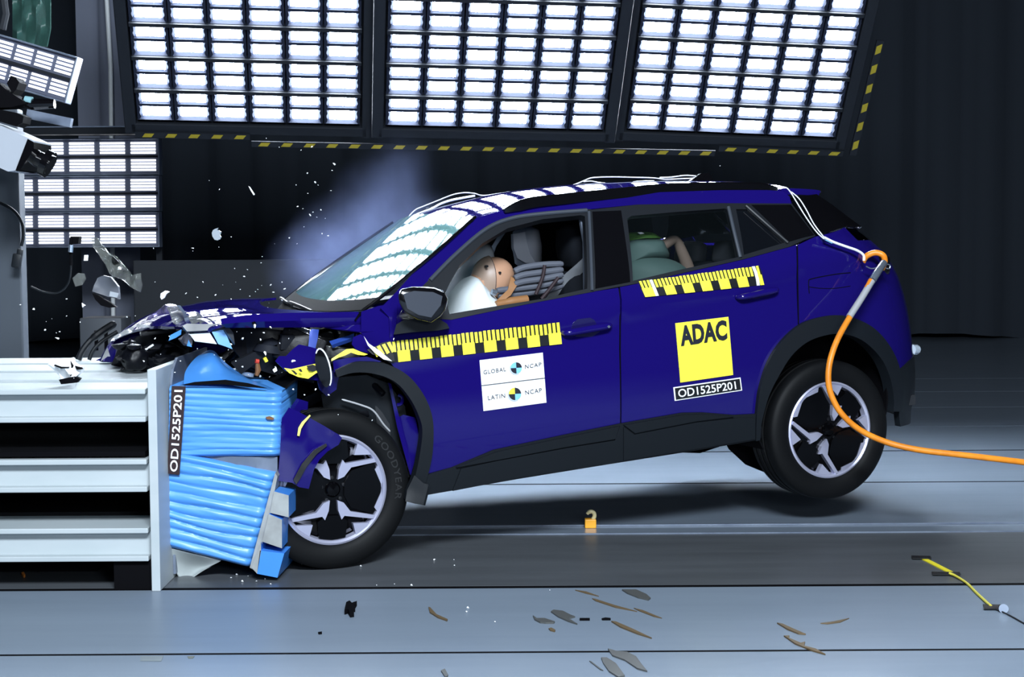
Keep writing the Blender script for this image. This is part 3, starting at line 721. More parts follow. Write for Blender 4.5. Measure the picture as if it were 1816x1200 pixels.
def seat(u, v, name, lean=.22, head=True, m='seat', hm='seat'):
    st = bpy.data.objects.new(name, None); C.objects.link(st); st.parent = car; st.location = (u, -v, .53)
    rows = []
    for z, wd, dp in ((0, .24, .07), (.15, .25, .075), (.40, .24, .07), (.56, .21, .06), (.64, .13, .045)):
        x = .30 + z * lean; rows.append([Vector((x + dp * math.cos(a), wd * (abs(math.sin(a)) ** .6) * (1 if math.sin(a) >= 0 else -1), z + .06)) for a in np.linspace(0, 2 * math.pi, 20, endpoint=False)])
    mb = MB().grid(rows, closed=True); mb.f.append(list(range(80, 100))); mb.m.append(0); mb.build('seat_back', m, st, smooth=60)
    MB().box((.02, 0, .05), (.52, .50, .16), bev=.05).build('seat_cushion', m, st, smooth=60)
    if head:
        hx = .30 + .72 * lean; rows = []
        for z, wd, dp in ((.70, .07, .025), (.73, .125, .048), (.82, .135, .055), (.90, .12, .048), (.925, .06, .02)):
            rows.append([Vector((hx - .02 + dp * math.cos(a), wd * (abs(math.sin(a)) ** .6) * (1 if math.sin(a) >= 0 else -1), z)) for a in np.linspace(0, 2 * math.pi, 20, endpoint=False)])
        mb = MB().grid(rows, closed=True); mb.f += [list(range(20)), list(range(80, 100))]; mb.m += [0, 0]; mb.build('headrest', hm, st, smooth=60)
        for y in (-.06, .06): MB().tube([(hx - .02, y, .60), (hx - .02, y, .72)], .007, 8).build('headrest_post', 'dark', st)
    return st
# --- wheels
def wheel(u, v, w, cang, name_='wheel', sgn=1, steer=0.):
    wh = bpy.data.objects.new(name_, None); C.objects.link(wh); wh.parent = car; wh.location = (u, -v * sgn, w)
    wh.rotation_euler = (0, 0, (math.pi if sgn < 0 else 0) + steer)
    # local: -y is the outer side
    RT, RR, Wd = .347, .242, .215
    pr = []
    tread = [(.100, .335), (.088, .344), (.062, .3465), (.060, .338), (.050, .338), (.048, .347), (.020, .347), (.018, .339), (.006, .339), (.004, .347), (-.024, .347), (-.026, .339), (-.038, .339), (-.040, .347), (-.066, .3465), (-.088, .344), (-.100, .335)]
    side = [(-.108, .315), (-.110, .290), (-.106, .265), (-.098, .246), (-.088, .238)]
    prof = [(y, r) for y, r in tread] + side + [(-.05, .226), (.05, .226)] + [(-y, r) for y, r in side[::-1]]
    MB().lathe([(y, r) for y, r in prof], 96).build('tyre', 'rubber', wh, smooth=40)
    # rim: black dish and bright lip
    MB().lathe([(-.094, .240), (-.098, .232), (-.090, .222), (-.060, .216), (-.052, .226), (-.080, .238)], 96).build('rim_lip', 'rim', wh)
    MB().lathe([(-.052, .218), (-.066, .19), (-.072, .12), (-.078, .07), (-.074, .0), (-.05, .0), (-.03, .10), (-.02, .218)], 64, closed=True).build('rim_dish', 'rimblack', wh)
    MB().lathe([(-.092, .0), (-.090, .026), (-.080, .034), (-.06, .034), (-.06, .0)], 32).build('hub_cap', 'rimblack', wh)
    for k in range(5):
        a = 2 * math.pi * k / 5 + .3; MB().lathe([(-.084, .0), (-.083, .008), (-.07, .009), (-.07, 0)], 10, c=(.052 * math.cos(a), 0, .052 * math.sin(a))).build('wheel_bolt', 'dark', wh)
    K = .226
    arm = [(.075, .20), (.095, .40), (.165, .575), (.22, .505), (.80, .585), (.83, .515), (.34, .425), (.20, .25)]
    tri = [(.40, .66), (.73, .66), (.68, .73), (.56, .82), (.46, .88)]
    cres = [(1 * math.cos(t) * .99, .99 * math.sin(t)) for t in np.linspace(R(-9), R(27), 10)] + [(.90 * math.cos(R(24)), .90 * math.sin(R(24))), (.955 * math.cos(R(5)), .955 * math.sin(R(5)))]
    def fn(c, mir):
        def g(a, b, e):
            a = -a if mir else a
            x = K * (a * math.sin(c) + b * math.cos(c)); z = K * (-a * math.cos(c) + b * math.sin(c)); return Vector((x, e, z))
        return g
    for c in (cang, cang + math.pi):
        for mir in (False, True):
            MB().prism(arm, fn(c, mir), -.098, -.07).build('spoke', 'rim', wh, smooth=0)
            MB().prism(tri, fn(c, mir), -.094, -.066).build('spoke_insert', 'rim', wh, smooth=0)
            MB().prism(cres, fn(c, mir), -.093, -.07).build('rim_segment', 'rim', wh, smooth=0)
        MB().prism([(-.30, .62), (-.26, .93), (0, .965), (.26, .93), (.30, .62), (.12, .50), (-.12, .50)], fn(c, False), -.086, -.06).build('aero_insert', 'rimblack', wh, smooth=0)
    for c in (cang + math.pi / 2, cang - math.pi / 2):
        pl_ = [(-.36, .36), (-.50, .80), (-.30, .92), (0, .96), (.30, .92), (.50, .80), (.36, .36), (.12, .22), (-.12, .22)]
        MB().prism(pl_, fn(c, False), -.088, -.06).build('aero_insert', 'rimblack', wh, smooth=0)
    MB().lathe([(-.02, .0), (-.02, .15), (.0, .16), (.0, 0)], 40).build('brake_disc', 'dark', wh)
    return wh
w1 = wheel(.056, .80 - .098, .404, R(84)); w2 = wheel(2.605, .80 - .098, .347, R(40))
wheel(.03, .70, .35, R(10), sgn=-1); wheel(2.605, .70, .44, R(70), sgn=-1)
# raised maker's word on the front tyre
tv, tf, asp = text2d('GOODYEAR', .012, 1.15); mb = MB()
for d in (1,):
    vv = []
    for a, b in tv:
        t = R(46) - a * R(62); r = .276 + b * .030; vv.append((r * math.cos(t), -.1105, r * math.sin(t)))
    n = len(vv); mb.add(vv, tf)
mb.build('lettering', mat('tyre_lettering', (.0065, .0075, .009), .6), w1, smooth=0)
# wheel housings
for u, w, r in ((2.56, .50, .40), (.14, .54, .42)):
    for sgn in (1, -1):
        rows = []
        for y in (.80, .45):
            rows.append([lb((u + r * math.cos(a), y * sgn, w + r * math.sin(a))) for a in np.linspace(R(-30), R(210), 30)])
        v, f = gridsolid(rows, .008); obj('wheel_housing', v, f, 'black', car)
        sheet('wheel_housing', [lb((u + (r + .01) * math.cos(a), .45 * sgn, w + (r + .01) * math.sin(a))) for a in np.linspace(0, 2 * math.pi, 20, endpoint=False)], 'black', car, .005, .15)
# axle bits seen under the tail
MB().tube([lb((2.6, .6, .36)), lb((2.55, 0, .40)), lb((2.6, -.6, .36))], .035).build('rear_axle', 'dark', car)
mb = MB(); mb.box((1.7, 0, .37), (2.2, 1.45, .07), bev=.02); mb.build('underbody', 'dark', car)
# --- door mirror
MP = [(706.5, 522), (711, 512.5), (732, 508), (770, 510.5), (787, 517), (794.5, 530), (790, 550), (782, 561), (765, 572), (740, 566.5), (716, 553), (707, 536)]
def mprism(poly, v0, v1, sc_=1.0):
    c = (sum(p[0] for p in poly) / len(poly), sum(p[1] for p in poly) / len(poly))
    q = [(c[0] + (x - c[0]) * sc_, c[1] + (y - c[1]) * sc_) for x, y in poly]
    return [lb(cp(x, y, v0)) for x, y in q]
rings = [mprism(MP, 1.06, 0, .90), mprism(MP, 1.055, 0, .97), mprism(MP, 1.03, 0, 1.0), mprism(MP, .97, 0, 1.0), mprism(MP, .93, 0, .85)]
mm = bpy.data.objects.new('door_mirror', None); C.objects.link(mm); mm.parent = fd
mb = MB().grid(rings, closed=True); n = len(MP); mb.f += [list(range(n)), list(range(4 * n, 5 * n))]; mb.m += [0, 0]; mb.build('mirror_housing', 'gloss', mm, smooth=50)
MI = [(715, 521), (734, 515.5), (768, 517.5), (785, 525), (782, 541), (765, 563), (742, 558.5), (722, 547)]
mb = MB().grid([mprism(MI, 1.058, 0), mprism(MI, 1.064, 0, .99)], closed=True); n = len(MI); mb.f.append(list(range(n, 2 * n))); mb.m.append(0); mb.build('mirror_cap', mat('mirror_reflection_grey', (.040, .046, .060), .35), mm, smooth=0)  # grey insert stands for the reflection on the black cover
MB().prism([(698, 593), (703, 575), (718, 566), (780, 566), (793, 574), (797, 582), (776, 586), (730, 589)], lambda a, b, e: lb(cp(a, b, e)), .86, .95).build('mirror_base', 'plastic', mm, smooth=0)
rimp = [lb(cp(x, y, 1.045)) for x, y in ((709, 518), (712, 513.5), (732, 509.5), (752, 510), (770, 511.5), (786, 517))]
MB().tube(rimp, .0035, 8).build('mirror_edge', 'clamp', mm)

fmr = bpy.data.objects.new('door_mirror', None); C.objects.link(fmr); fmr.parent = car
FP = [(548, 503), (551, 491), (564, 483), (592, 477), (600, 488), (588, 502), (566, 509)]
mb = MB().grid([mprism(FP, -.86, 0, .85), mprism(FP, -.89, 0), mprism(FP, -.97, 0), mprism(FP, -1.0, 0, .85)], closed=True); n = len(FP); mb.f += [list(range(n)), list(range(3 * n, 4 * n))]; mb.m += [0, 0]; mb.build('mirror_housing', 'paint', fmr, smooth=50)
MB().tube([lb(cp(575, 500, -.90)), lb((.55, -.74, 1.12))], .03, 10).build('mirror_base', 'plastic', fmr)
# --- measuring tapes, stickers on the doors
def decal(name, quad, m, parent, off=.0035, thick=.002, h=.03):
    return sidepatch(name, quad, m, parent, off=off, thick=thick, h=h)
def on_side(quad, pts, off):
    return [lb(Sn(*cs(*bil(quad, a, b)), off)) for a, b in pts]
def words(name, s, quad, parent, m='ink', bold=.0, off=.0052, space=1.0):
    tv, tf, asp = text2d(s, bold, space)
    return obj(name, on_side(quad, tv, off), tf, m, parent, smooth=0)
def side_poly(mb, quad, poly, off, mi=0, h=.03):
    ol = css([bil(quad, a, b) for a, b in poly]); V, F = patch2d(ol, [], h)
    v, f = solid(V, F, lambda a, b, o: lb(Sn(a, b, off + o)), .002); mb.add(v, f, mi)
def ruler(name, quad, seq, parent):
    """quad: bl, br, tr, tl; seq of ('B' block of three prongs | 'S' two short teeth | 'W' white tag)"""
    bk = decal(name, [quad[0], quad[1], quad[2], quad[3]], 'tapeblack', parent); mb = MB()
    un = {'B': 3, 'S': 2, 'W': .9, 'H': 1.2}; tot = sum(un[k] for k in seq); x = 0
    for k in seq:
        p = 1 / tot; g = p * .19
        if k in 'BH':
            w = un[k]; side_poly(mb, quad, [(x + g * .4, .0), (x + w * p - g * .4, .0), (x + w * p - g * .4, .54), (x + g * .4, .54)], .0068)
            for i in range(3 if k == 'B' else 1): side_poly(mb, quad, [(x + i * p + g, .5), (x + (i + 1) * p - g, .5), (x + (i + 1) * p - g, 1), (x + i * p + g, 1)], .0070)
        elif k == 'S':
            for i in range(2): side_poly(mb, quad, [(x + i * p + g, .50), (x + (i + 1) * p - g, .50), (x + (i + 1) * p - g, .98), (x + i * p + g, .98)], .0070)
        elif k == 'W': side_poly(mb, quad, [(x, .0), (x + .8 * p, .0), (x + .8 * p, 1), (x, 1)], .0066, 1)
        x += un[k] * p
    o = mb.build('scale_marks', None, bk, smooth=0, mats=['yellow', 'sticker']); return bk
q1 = [(690, 643), (996, 609.5), (992, 571), (686, 607)]
o = ruler('measuring_tape', q1, 'SBSBSBSBSBSBSBSB', fd); o['label'] = 'yellow and black measuring tape on the front door'
q2 = [(1143, 527), (1354.5, 504.5), (1346, 471.5), (1131, 499.5)]
o = ruler('measuring_tape', q2, 'BWSBSBSBSBSBSWH', rd); o['label'] = 'yellow and black measuring tape under the rear window'
# white twin sticker
WS = [(857, 728.5), (968.5, 713.5), (962, 625), (850, 638.5)]
ws_ = decal('test_sticker', WS, 'sticker', fd); ws_['label'] = 'white two-part test sticker with round targets'
mb = MB(); side_poly(mb, WS, [(0, .495), (1, .485), (1, .498), (0, .508)], .0062); mb.build('dividing_line', 'ink', ws_, smooth=0)
def target(cx, cy, r, cols):
    mb = MB()
    def pp(a, b): return lb(Sn(*cs(cx + a, cy + b), .0066))
    for k in range(4):
        t = np.linspace(R(90 * k + 3), R(90 * k + 93), 9); mb.add([pp(0, 0)] + [pp(r * math.cos(a), -r * math.sin(a)) for a in t], [[0, i, i + 1] for i in range(1, 9)], k)
    t = np.linspace(R(150), R(300), 12); rr = [pp((r + 1.2) * math.cos(a) - .8, -(r + 1.2) * math.sin(a) + .8) for a in t]; r2 = [pp((r + .1) * math.cos(a), -(r + .1) * math.sin(a)) for a in t]
    mb.add(rr + r2, [[i, i + 1, i + 13, i + 12] for i in range(11)], 4)
    mb.build('round_target', None, ws_, smooth=0, mats=cols)
gr_ = mat('grey_print', (.45, .52, .6), .5)
target(914.6, 652, 10, ['ink', 'lblue', 'ink', 'lblue', gr_]); target(912.3, 698, 11, ['ink', 'yellow', 'ink', 'lblue', gr_])
for s, q in (('GLOBAL', [(857, 663.5), (896.5, 657.5), (896, 650.5), (856, 656.5)]), ('NCAP', [(930, 653.5), (959, 649), (959, 642), (930, 646.5)]), ('LATIN', [(865, 709), (895, 704.5), (894.5, 697), (864, 701.5)]), ('NCAP', [(931, 699.5), (960, 695), (959.5, 687.5), (930, 692)])):
    words('lettering', s, q, ws_, off=.0066, space=1.15)
AD = [(1206, 678), (1299.5, 664.5), (1291, 561.5), (1197, 573)]
ad = decal('club_sticker', AD, 'yellow', rd); ad['label'] = 'square yellow sticker with bold dark letters'
words('lettering', 'ADAC', [(1206.5, 614), (1289, 602.5), (1287, 566.5), (1203, 577.5)], ad, bold=.046, space=1.02, off=.0066)
NPq = [(1196, 710.5), (1315.5, 692), (1312.5, 669), (1193.5, 686.5)]
np_ = decal('number_strip', NPq, 'sticker', rd); np_['label'] = 'black strip with white test number on the rear door'
side_mb = MB(); side_poly(side_mb, NPq, [(.018, .08), (.982, .08), (.982, .92), (.018, .92)], .0062); side_mb.build('strip_field', 'tapeblack', np_, smooth=0)
words('lettering', 'OD1525P201', [(1202, 704.5), (1304.5, 689.5), (1302.5, 675.5), (1200.5, 690)], np_, m='sticker', bold=.012, off=.0082)

# --- rear lamp glimpsed on the far corner
MB().tube([lb((3.30, .55, .66)), lb((3.345, .53, .655)), lb((3.36, .50, .65))], [.03, .028, .012], 12).build('rear_reflector', mat('pale_reflector', (.5, .58, .68), .15, coat=1), car)
# ------------------------------------------------------------------ crumpled front of the car
HV = (.70, .62, .50, .34, .22, .0, -.38, -.70)
HC = [[(u, v * k, w) for u, v, w in zip(us, HV, ws_)] for k, us, ws_ in (
    (1.0, (.275, .21, .13, .07, .03, .01, .09, .25), (1.152, 1.156, 1.162, 1.170, 1.175, 1.184, 1.196, 1.185)),
    (1.0, (-.02, -.03, -.04, -.06, -.07, -.08, -.06, -.02), (1.160, 1.163, 1.168, 1.174, 1.180, 1.190, 1.202, 1.200)),
    (.99, (-.16, -.16, -.17, -.18, -.19, -.20, -.20, -.18), (1.162, 1.163, 1.183, 1.185, 1.203, 1.205, 1.207, 1.194)),
    (.96, (-.34, -.36, -.38, -.40, -.41, -.43, -.45, -.43), (1.158, 1.159, 1.179, 1.181, 1.198, 1.200, 1.182, 1.140)),
    (.92, (-.39, -.43, -.47, -.50, -.53, -.57, -.64, -.62), (1.136, 1.138, 1.150, 1.150, 1.152, 1.135, 1.080, 1.03)))]
rows = bez_grid([[lb(p) for p in r] for r in HC], 7, 6)
def crease(p, i, j):
    k = max(0, (-p.x - .12) / .3); return p + Vector((0, 0, .004 * k * noise.noise(Vector((p.x * 7, p.y * 4, 1.7)))))
rows = [[crease(p, i, j) for j, p in enumerate(r)] for i, r in enumerate(rows)]
v, f = gridsolid(rows, .012); obj('bonnet', v, f, 'paint', car, smooth=45)
# folded-down left edge of the bonnet
e0 = [(640, 555), (585, 556), (520, 557), (440, 561), (392, 568)]; e1 = [(640, 576), (585, 577), (520, 577.5), (440, 577.5), (400, 577)]
fl = [[lb(cp(x, y, .705)) for x, y in e0], [lb(cp(x, (y + e1[i][1]) / 2, .715)) for i, (x, y) in enumerate(e0)], [lb(cp(x, y, .69)) for x, y in e1]]
v, f = gridsolid([spline(r, 4) for r in fl], .010); obj('bonnet_edge', v, f, 'paint', car, smooth=60)
MB().tube(spline([lb(cp(x, y, .70)) for x, y in e0], 4), .007, 10).build('bonnet_bead', 'paint', car)
MB().tube([lb(cp(449, 571, .72)), lb(cp(453, 577, .725))], .008, 8).build('bonnet_bump_stop', 'black', car)
def pc(px, v=None): return [lb(cp(p[0], p[1], p[2] if len(p) > 2 else v)) for p in px]
# remains of the left front wing
sheet('front_fender', pc([(641, 553, .74), (672, 543, .77), (706, 538, .80), (704, 570, .845), (668, 588, .80), (641, 589, .76)]), 'paint', car, .006, .04, .006, 8, 1)
sheet('front_fender', pc([(641, 590, .77), (668, 588, .80), (704, 570, .845), (700, 604, .86), (690, 612, .862), (668, 622, .82), (652, 606, .78)]), 'paint', car, .006, .04, .004, 8, 2)
sheet('front_fender', pc([(560, 577, .66), (600, 579, .68), (640, 577, .72), (641, 590, .75), (600, 585, .70)]), 'paint', car, .006, .05, 0, 8, 3)
sheet('front_fender', pc([(626, 598, .80), (640, 592, .80), (655, 606, .83), (664, 620, .85), (655, 628, .86), (632, 622, .85), (624, 610, .82)]), 'paint', car, .006, .03, .016, 14, 4)
sheet('front_fender', pc([(488, 640, .74), (495, 632, .74), (508, 633, .75), (531, 613, .72), (551, 617, .74), (572, 622, .80), (574, 640, .84), (573, 656, .86), (586, 664, .86), (566, 674, .84), (548, 672, .82), (522, 664, .80), (506, 658, .78)]), 'paint', car, .006, .035, .014, 9, 5)
sheet('front_fender', pc([(560, 668, .82), (590, 655, .80), (600, 640, .78), (596, 690, .78), (578, 702, .78), (566, 690, .80)]), 'paint', car, .006, .03, .02, 12, 6)
sheet('front_fender', pc([(516, 722, .76), (528, 706, .78), (548, 712, .80), (546, 726, .80), (533, 727, .79), (528, 740, .78)]), 'paint', car, .006, .03, .02, 14, 7)
sheet('front_fender', pc([(590, 640, .86), (615, 634, .865), (650, 632, .868), (676, 640, .868), (660, 646, .865), (622, 645, .865), (592, 660, .862)]), 'paint', car, .006, .03, .003, 8, 8)
# torn tape scraps still stuck on the wing
tq = pc([(503, 652, .815), (516, 654, .82), (556, 645, .85), (570, 642, .862), (573, 656, .868), (560, 661, .86), (546, 671, .845), (528, 668, .83), (512, 661, .82)])
sheet('tape_scrap', [p + Vector((0, -.008, 0)) for p in tq], 'yellow', car, .002, .03, .006, 9, 5)
for q in ([(513, 655), (519, 656), (525, 662), (522, 664)], [(526, 654), (531, 653), (534, 658), (531, 659)], [(541, 648), (552, 645.5), (560, 649), (563, 654), (552, 658), (545, 656)]):
    sheet('tape_scrap', [p + Vector((0, -.022, 0)) for p in pc(q, .85)], 'tapeblack', car, .002, .02)
sheet('tape_scrap', pc([(588, 636, .872), (600, 628, .874), (614, 619, .874), (626, 618, .874), (640, 624, .874), (652, 628, .874), (646, 630, .876), (634, 629, .876), (622, 625, .876), (612, 630, .876), (600, 634, .876), (588, 640, .876)]), 'yellow', car, .002, .02, .006, 16, 8)
sheet('tape_scrap', pc([(651, 620, .874), (668, 613, .876), (676, 608, .878), (692, 604, .878), (700, 640, .888), (690, 642, .888), (672, 632, .884), (660, 628, .878)]), 'tapeblack', car, .002, .03)
for a in range(4):
    x = 659 + a * 9; sheet('tape_scrap', pc([(x, 618 - a * 3.4, .880), (x + 5.5, 615 - a * 3.0, .880), (x + 14, 630 - a * 2.6, .888), (x + 9, 633 - a * 2.6, .888)]), 'yellow', car, .002, .02)
sheet('torn_edge', pc([(645, 596, .89), (654, 609, .895), (672, 621, .90), (695, 640, .90), (680, 637, .90), (664, 625, .90), (652, 612, .893)]), 'sticker', car, .003, .02)
# broken mirror-like oval trim standing on edge
ov = [(573 + 12 * math.cos(a), 652 + 34 * math.sin(a), .885 + .012 * math.cos(a)) for a in np.linspace(0, 2 * math.pi, 22, endpoint=False)]
ov = [(x + (y - 652) * .20, y, v_) for x, y, v_ in ov]
sheet('broken_trim', pc(ov), 'gloss', car, .006, .03, .012, 10, 9)
pts = pc(ov[-8:] + ov[:5]); MB().tube([p + Vector((0, -.006, 0)) for p in pts], .0035, 6).build('trim_edge', 'wire', car)
# strut, inner wing and bars
sheet('wing_support', pc([(546, 618, .73), (549, 588, .70), (553, 585, .70), (565, 586, .70), (563, 602, .72), (559, 619, .74)]), mat('blue_satin', (.02, .05, .28), .3, .2), car, .012, .03)
sheet('wing_support', pc([(586, 610, .62), (620, 600, .64), (640, 591, .66), (640, 599, .67), (590, 617, .64)]), mat('blue_bar', (.03, .08, .40), .22, .3, 1), car, .02, .03)
for a, b in (((520, 579, .60), (550, 587, .58)), ((512, 585, .60), (545, 593, .58))): MB().tube(pc([a, b]), .006, 8).build('chrome_rod', 'clamp', car)
# big torn bumper corner left of the wheel
sheet('front_bumper', pc([(499, 742, .86), (512, 722, .85), (530, 730, .86), (548, 740, .87), (575, 755, .875), (600, 770, .875), (606, 776, .87), (600, 788, .87), (580, 800, .872), (566, 814, .872), (556, 832, .87), (547, 866, .86), (530, 863, .86), (517, 855, .86), (492, 852, .85), (496, 800, .86)]), 'paint', car, .008, .04, .008, 6, 10)
sheet('bumper_lip', pc([(520, 850, .878), (535, 822, .884), (556, 798, .886), (578, 786, .884), (580, 790, .884), (562, 804, .886), (544, 826, .886), (532, 848, .88), (525, 858, .88)]), 'tapeblack', car, .004, .02)
sheet('tape_scrap', pc([(527, 772, .885), (529, 758, .885), (535, 748, .888), (549, 735, .888), (551, 737, .888), (540, 750, .888), (534, 760, .888), (531, 773, .886)]), mat('faded_yellow', (.62, .58, .16), .5), car, .002, .012)
# engine bay: dark broken metal
mb = MB(); rr = random.Random(3)
for i in range(46):
    u, v_, w = rr.uniform(.02, .34), rr.uniform(-.45, .62), rr.uniform(.60, 1.06)
    mb.box(lb((u, v_, w)), (rr.uniform(.05, .2), rr.uniform(.05, .25), rr.uniform(.04, .16)), Matrix.Rotation(rr.uniform(-.6, .6), 3, 'Y') @ Matrix.Rotation(rr.uniform(-.5, .5), 3, 'Z'), bev=.008)
mb.build('engine_block', 'engine', car, smooth=30)
mb = MB()
for i in range(16):
    a = Vector(lb((rr.uniform(-.35, .2), rr.uniform(-.2, .66), rr.uniform(.84, 1.08)))); b = a + Vector((rr.uniform(-.2, .2), rr.uniform(-.2, .2), rr.uniform(-.15, .12))); c_ = b + Vector((rr.uniform(-.15, .15), rr.uniform(-.1, .1), rr.uniform(-.1, .1)))
    mb.tube(spline([a, b, c_], 5), rr.uniform(.006, .016), 8)
mb.build('engine_hoses', 'engine', car)
for i, q in enumerate(([(385, 585), (440, 580), (500, 585), (520, 640), (505, 690), (500, 668), (440, 650), (410, 615)], [(470, 590), (548, 590), (556, 625), (520, 640), (480, 650)], [(410, 600), (500, 590), (590, 600), (600, 700), (560, 720), (510, 735), (500, 680), (450, 655)])):
    sheet('radiator_panel', pc(q, (.52, .45, .30)[i]), 'engine', car, .02, .05, .05, 7, 20 + i)
sheet('bay_panel', pc([(497, 592, .60), (518, 592, .60), (528, 612, .58), (516, 618, .58), (495, 618, .60)]), mat('bay_grey', (.010, .0115, .016), .7, spec=.2), car, .02, .04)
mb = MB(); mb.tube([lb(cp(475, 600, .55)), lb(cp(478, 612, .55))], [.02, .055], 14); mb.tube([lb(cp(478, 612, .55)), lb(cp(476, 625, .55))], [.055, .07], 14); mb.build('strut_tower', mat('bay_grey2', (.010, .012, .018), .6, spec=.2), car)
sheet('crossmember', pc([(410, 640, .50), (470, 612, .55), (478, 622, .55), (428, 660, .50)]), mat('bay_grey3', (.008, .009, .012), .6, spec=.2), car, .03, .05, .01)
# arch liner, flap and door hinge area behind the front wheel
sheet('arch_liner', pc([(600, 668, .70), (650, 664, .70), (690, 680, .70), (718, 720, .70), (728, 790, .68), (722, 870, .66), (690, 790, .66), (640, 735, .66), (575, 735, .66), (570, 700, .68)]), 'plastic', car, .006, .05, .015, 5, 11)
sheet('hinge_panel', pc([(706, 740, .74), (716, 735, .76), (738, 740, .78), (744, 775, .80), (738, 812, .79), (729, 842, .78), (716, 790, .75)]), 'paint', car, .006, .04, .004, 9, 12)
sheet('hinge_panel', pc([(688, 678, .74), (693, 680, .745), (708, 742, .75), (732, 838, .77), (727, 842, .77), (704, 758, .75)]), 'paint', car, .01, .04)
MB().tube(spline(pc([(706, 700, .76), (713, 704, .765), (712, 715, .765), (704, 718, .76)]), 4), .008, 8).build('hinge_bracket', 'paint', car)
MB().tube(spline(pc([(606, 708, .73), (640, 718, .735), (662, 728, .74), (680, 752, .74), (692, 765, .74)]), 6), [.002] + [.0045] * 23 + [.002], 8).build('liner_edge', 'silverwrap', car)
sheet('mud_flap', pc([(722, 868, .86), (735, 842, .87), (751, 856, .89), (760, 858, .89), (751, 894, .89), (735, 892, .88), (719, 888, .87)]), 'plastic', car, .02, .03)
# headlamp cluster pushed over the blue block
cl = 'headlamp'
hl = bpy.data.objects.new(cl, None); C.objects.link(hl); hl.parent = car
sheet('lamp_shroud', pc([(322, 580, .60), (330, 576, .60), (400, 577, .62), (412, 592, .62), (415, 612, .62), (408, 602, .63), (396, 586, .63), (330, 590, .61)]), mat('shroud_grey', (.045, .05, .06), .35), hl, .02, .03, .004)
sheet('lamp_lens', pc([(336, 592, .63), (372, 590, .63), (384, 609, .62), (345, 604, .62)]), 'drl', hl, .008, .03)
sheet('lamp_lens', pc([(375, 588, .63), (394, 583, .63), (402, 596, .62), (411, 618, .60), (398, 613, .61), (386, 609, .62)]), mat('lamp_blue', (.24, .50, .88), .2, coat=1), hl, .008, .03)
sheet('lamp_lens', pc([(300, 604, .56), (303, 594, .56), (322, 584, .58), (321, 593, .58), (312, 599, .57)]), 'bluesheet', hl, .006, .02, .006)
sheet('lamp_lens', pc([(331, 613, .58), (334, 602, .58), (340, 615, .58)]), 'bluesheet', hl, .006, .02)
sheet('lamp_reflector', pc([(316, 600, .57), (334, 588, .58), (342, 604, .58), (340, 612, .58), (326, 612, .57)]), mat('smoked_reflector', (.10, .10, .12), .2, .7), hl, .01, .02, .02, 25, 2)
for i, q in enumerate(([(333, 560), (352, 553), (358, 562), (356, 576), (340, 576)], [(352, 566), (378, 561), (392, 566), (399, 575), (356, 577)], [(296, 545), (312, 541), (326, 552), (332, 572), (322, 584), (306, 572)], [(312, 541), (318, 541), (334, 562), (342, 577), (330, 580), (324, 556)])):
    sheet('broken_lens', pc(q, (.50, .55, .35, .40)[i]), 'clear' if i != 3 else 'greysteel', hl, .006, .02, .035, 22, 30 + i)
# far front corner: nose of the bonnet bent down, grille remains
nose = [[(312, 541, -.35), (268, 556, -.42), (228, 578, -.5), (194, 608, -.55), (176, 640, -.55)], [(318, 546, -.28), (276, 562, -.35), (238, 584, -.42), (204, 612, -.46), (190, 641, -.46)], [(322, 554, -.22), (284, 572, -.28), (250, 592, -.34), (220, 616, -.38), (206, 642, -.38)]]
v, f = gridsolid(bez_grid([[lb(cp(*p)) for p in r] for r in nose], 4, 6), .012); obj('bonnet_nose', v, f, 'paint', car, smooth=50)
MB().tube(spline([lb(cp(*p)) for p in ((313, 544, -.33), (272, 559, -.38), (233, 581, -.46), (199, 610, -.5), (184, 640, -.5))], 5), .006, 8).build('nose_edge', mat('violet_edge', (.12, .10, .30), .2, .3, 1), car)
sheet('grille_panel', pc([(205, 645, -.3), (210, 618, -.28), (232, 598, -.22), (262, 590, -.15), (300, 588, -.05), (304, 602, -.05), (288, 622, -.1), (262, 640, -.15)]), mat('dark_violet', (.020, .014, .060), .3, .1, 1), car, .012, .03, .02, 8, 51)
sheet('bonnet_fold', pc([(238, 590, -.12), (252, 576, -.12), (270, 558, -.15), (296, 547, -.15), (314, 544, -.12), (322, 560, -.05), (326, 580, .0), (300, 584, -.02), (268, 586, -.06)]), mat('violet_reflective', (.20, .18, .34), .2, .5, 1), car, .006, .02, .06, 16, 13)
sheet('radiator_panel', pc([(200, 648, -.2), (215, 622, -.2), (250, 600, -.12), (310, 586, .02), (345, 590, .2), (345, 630, .2), (320, 650, .1), (260, 660, 0)]), 'engine', car, .02, .04, .05, 9, 52)
MB().box(tuple(lb(cp(280, 588, .02))), (.16, .05, .022), Matrix.Rotation(R(-2), 3, 'Y'), bev=.005).build('grille_bar', 'dark', car)
MB().tube(spline([lb(cp(*p)) for p in ((139, 638, -.75), (146, 622, -.75), (160, 604, -.75), (180, 588, -.75), (205, 572, -.75))], 5), [.016] * 12 + [.02] * 8 + [.012], 10).build('fender_flare', 'trim', car)
MB().tube(spline([lb(cp(*p)) for p in ((158, 638, -.70), (166, 620, -.70), (182, 604, -.70), (208, 588, -.70))], 5), .010, 10).build('fender_flare', 'plastic', car)
mb = MB(); rr = random.Random(5)
for i in range(14):
    p = lb(cp(rr.uniform(215, 330), rr.uniform(605, 650), rr.uniform(-.05, .2))); a, b = irregular(rr.uniform(.012, .035), i, (1.6, 1, .7)); mb.add([q + p for q in a], b)
for i in range(8):
    p = Vector(lb(cp(rr.uniform(215, 330), rr.uniform(600, 650), .15))); mb.tube([p, p + Vector((rr.uniform(-.08, .08), 0, rr.uniform(-.05, .05)))], .006, 6)
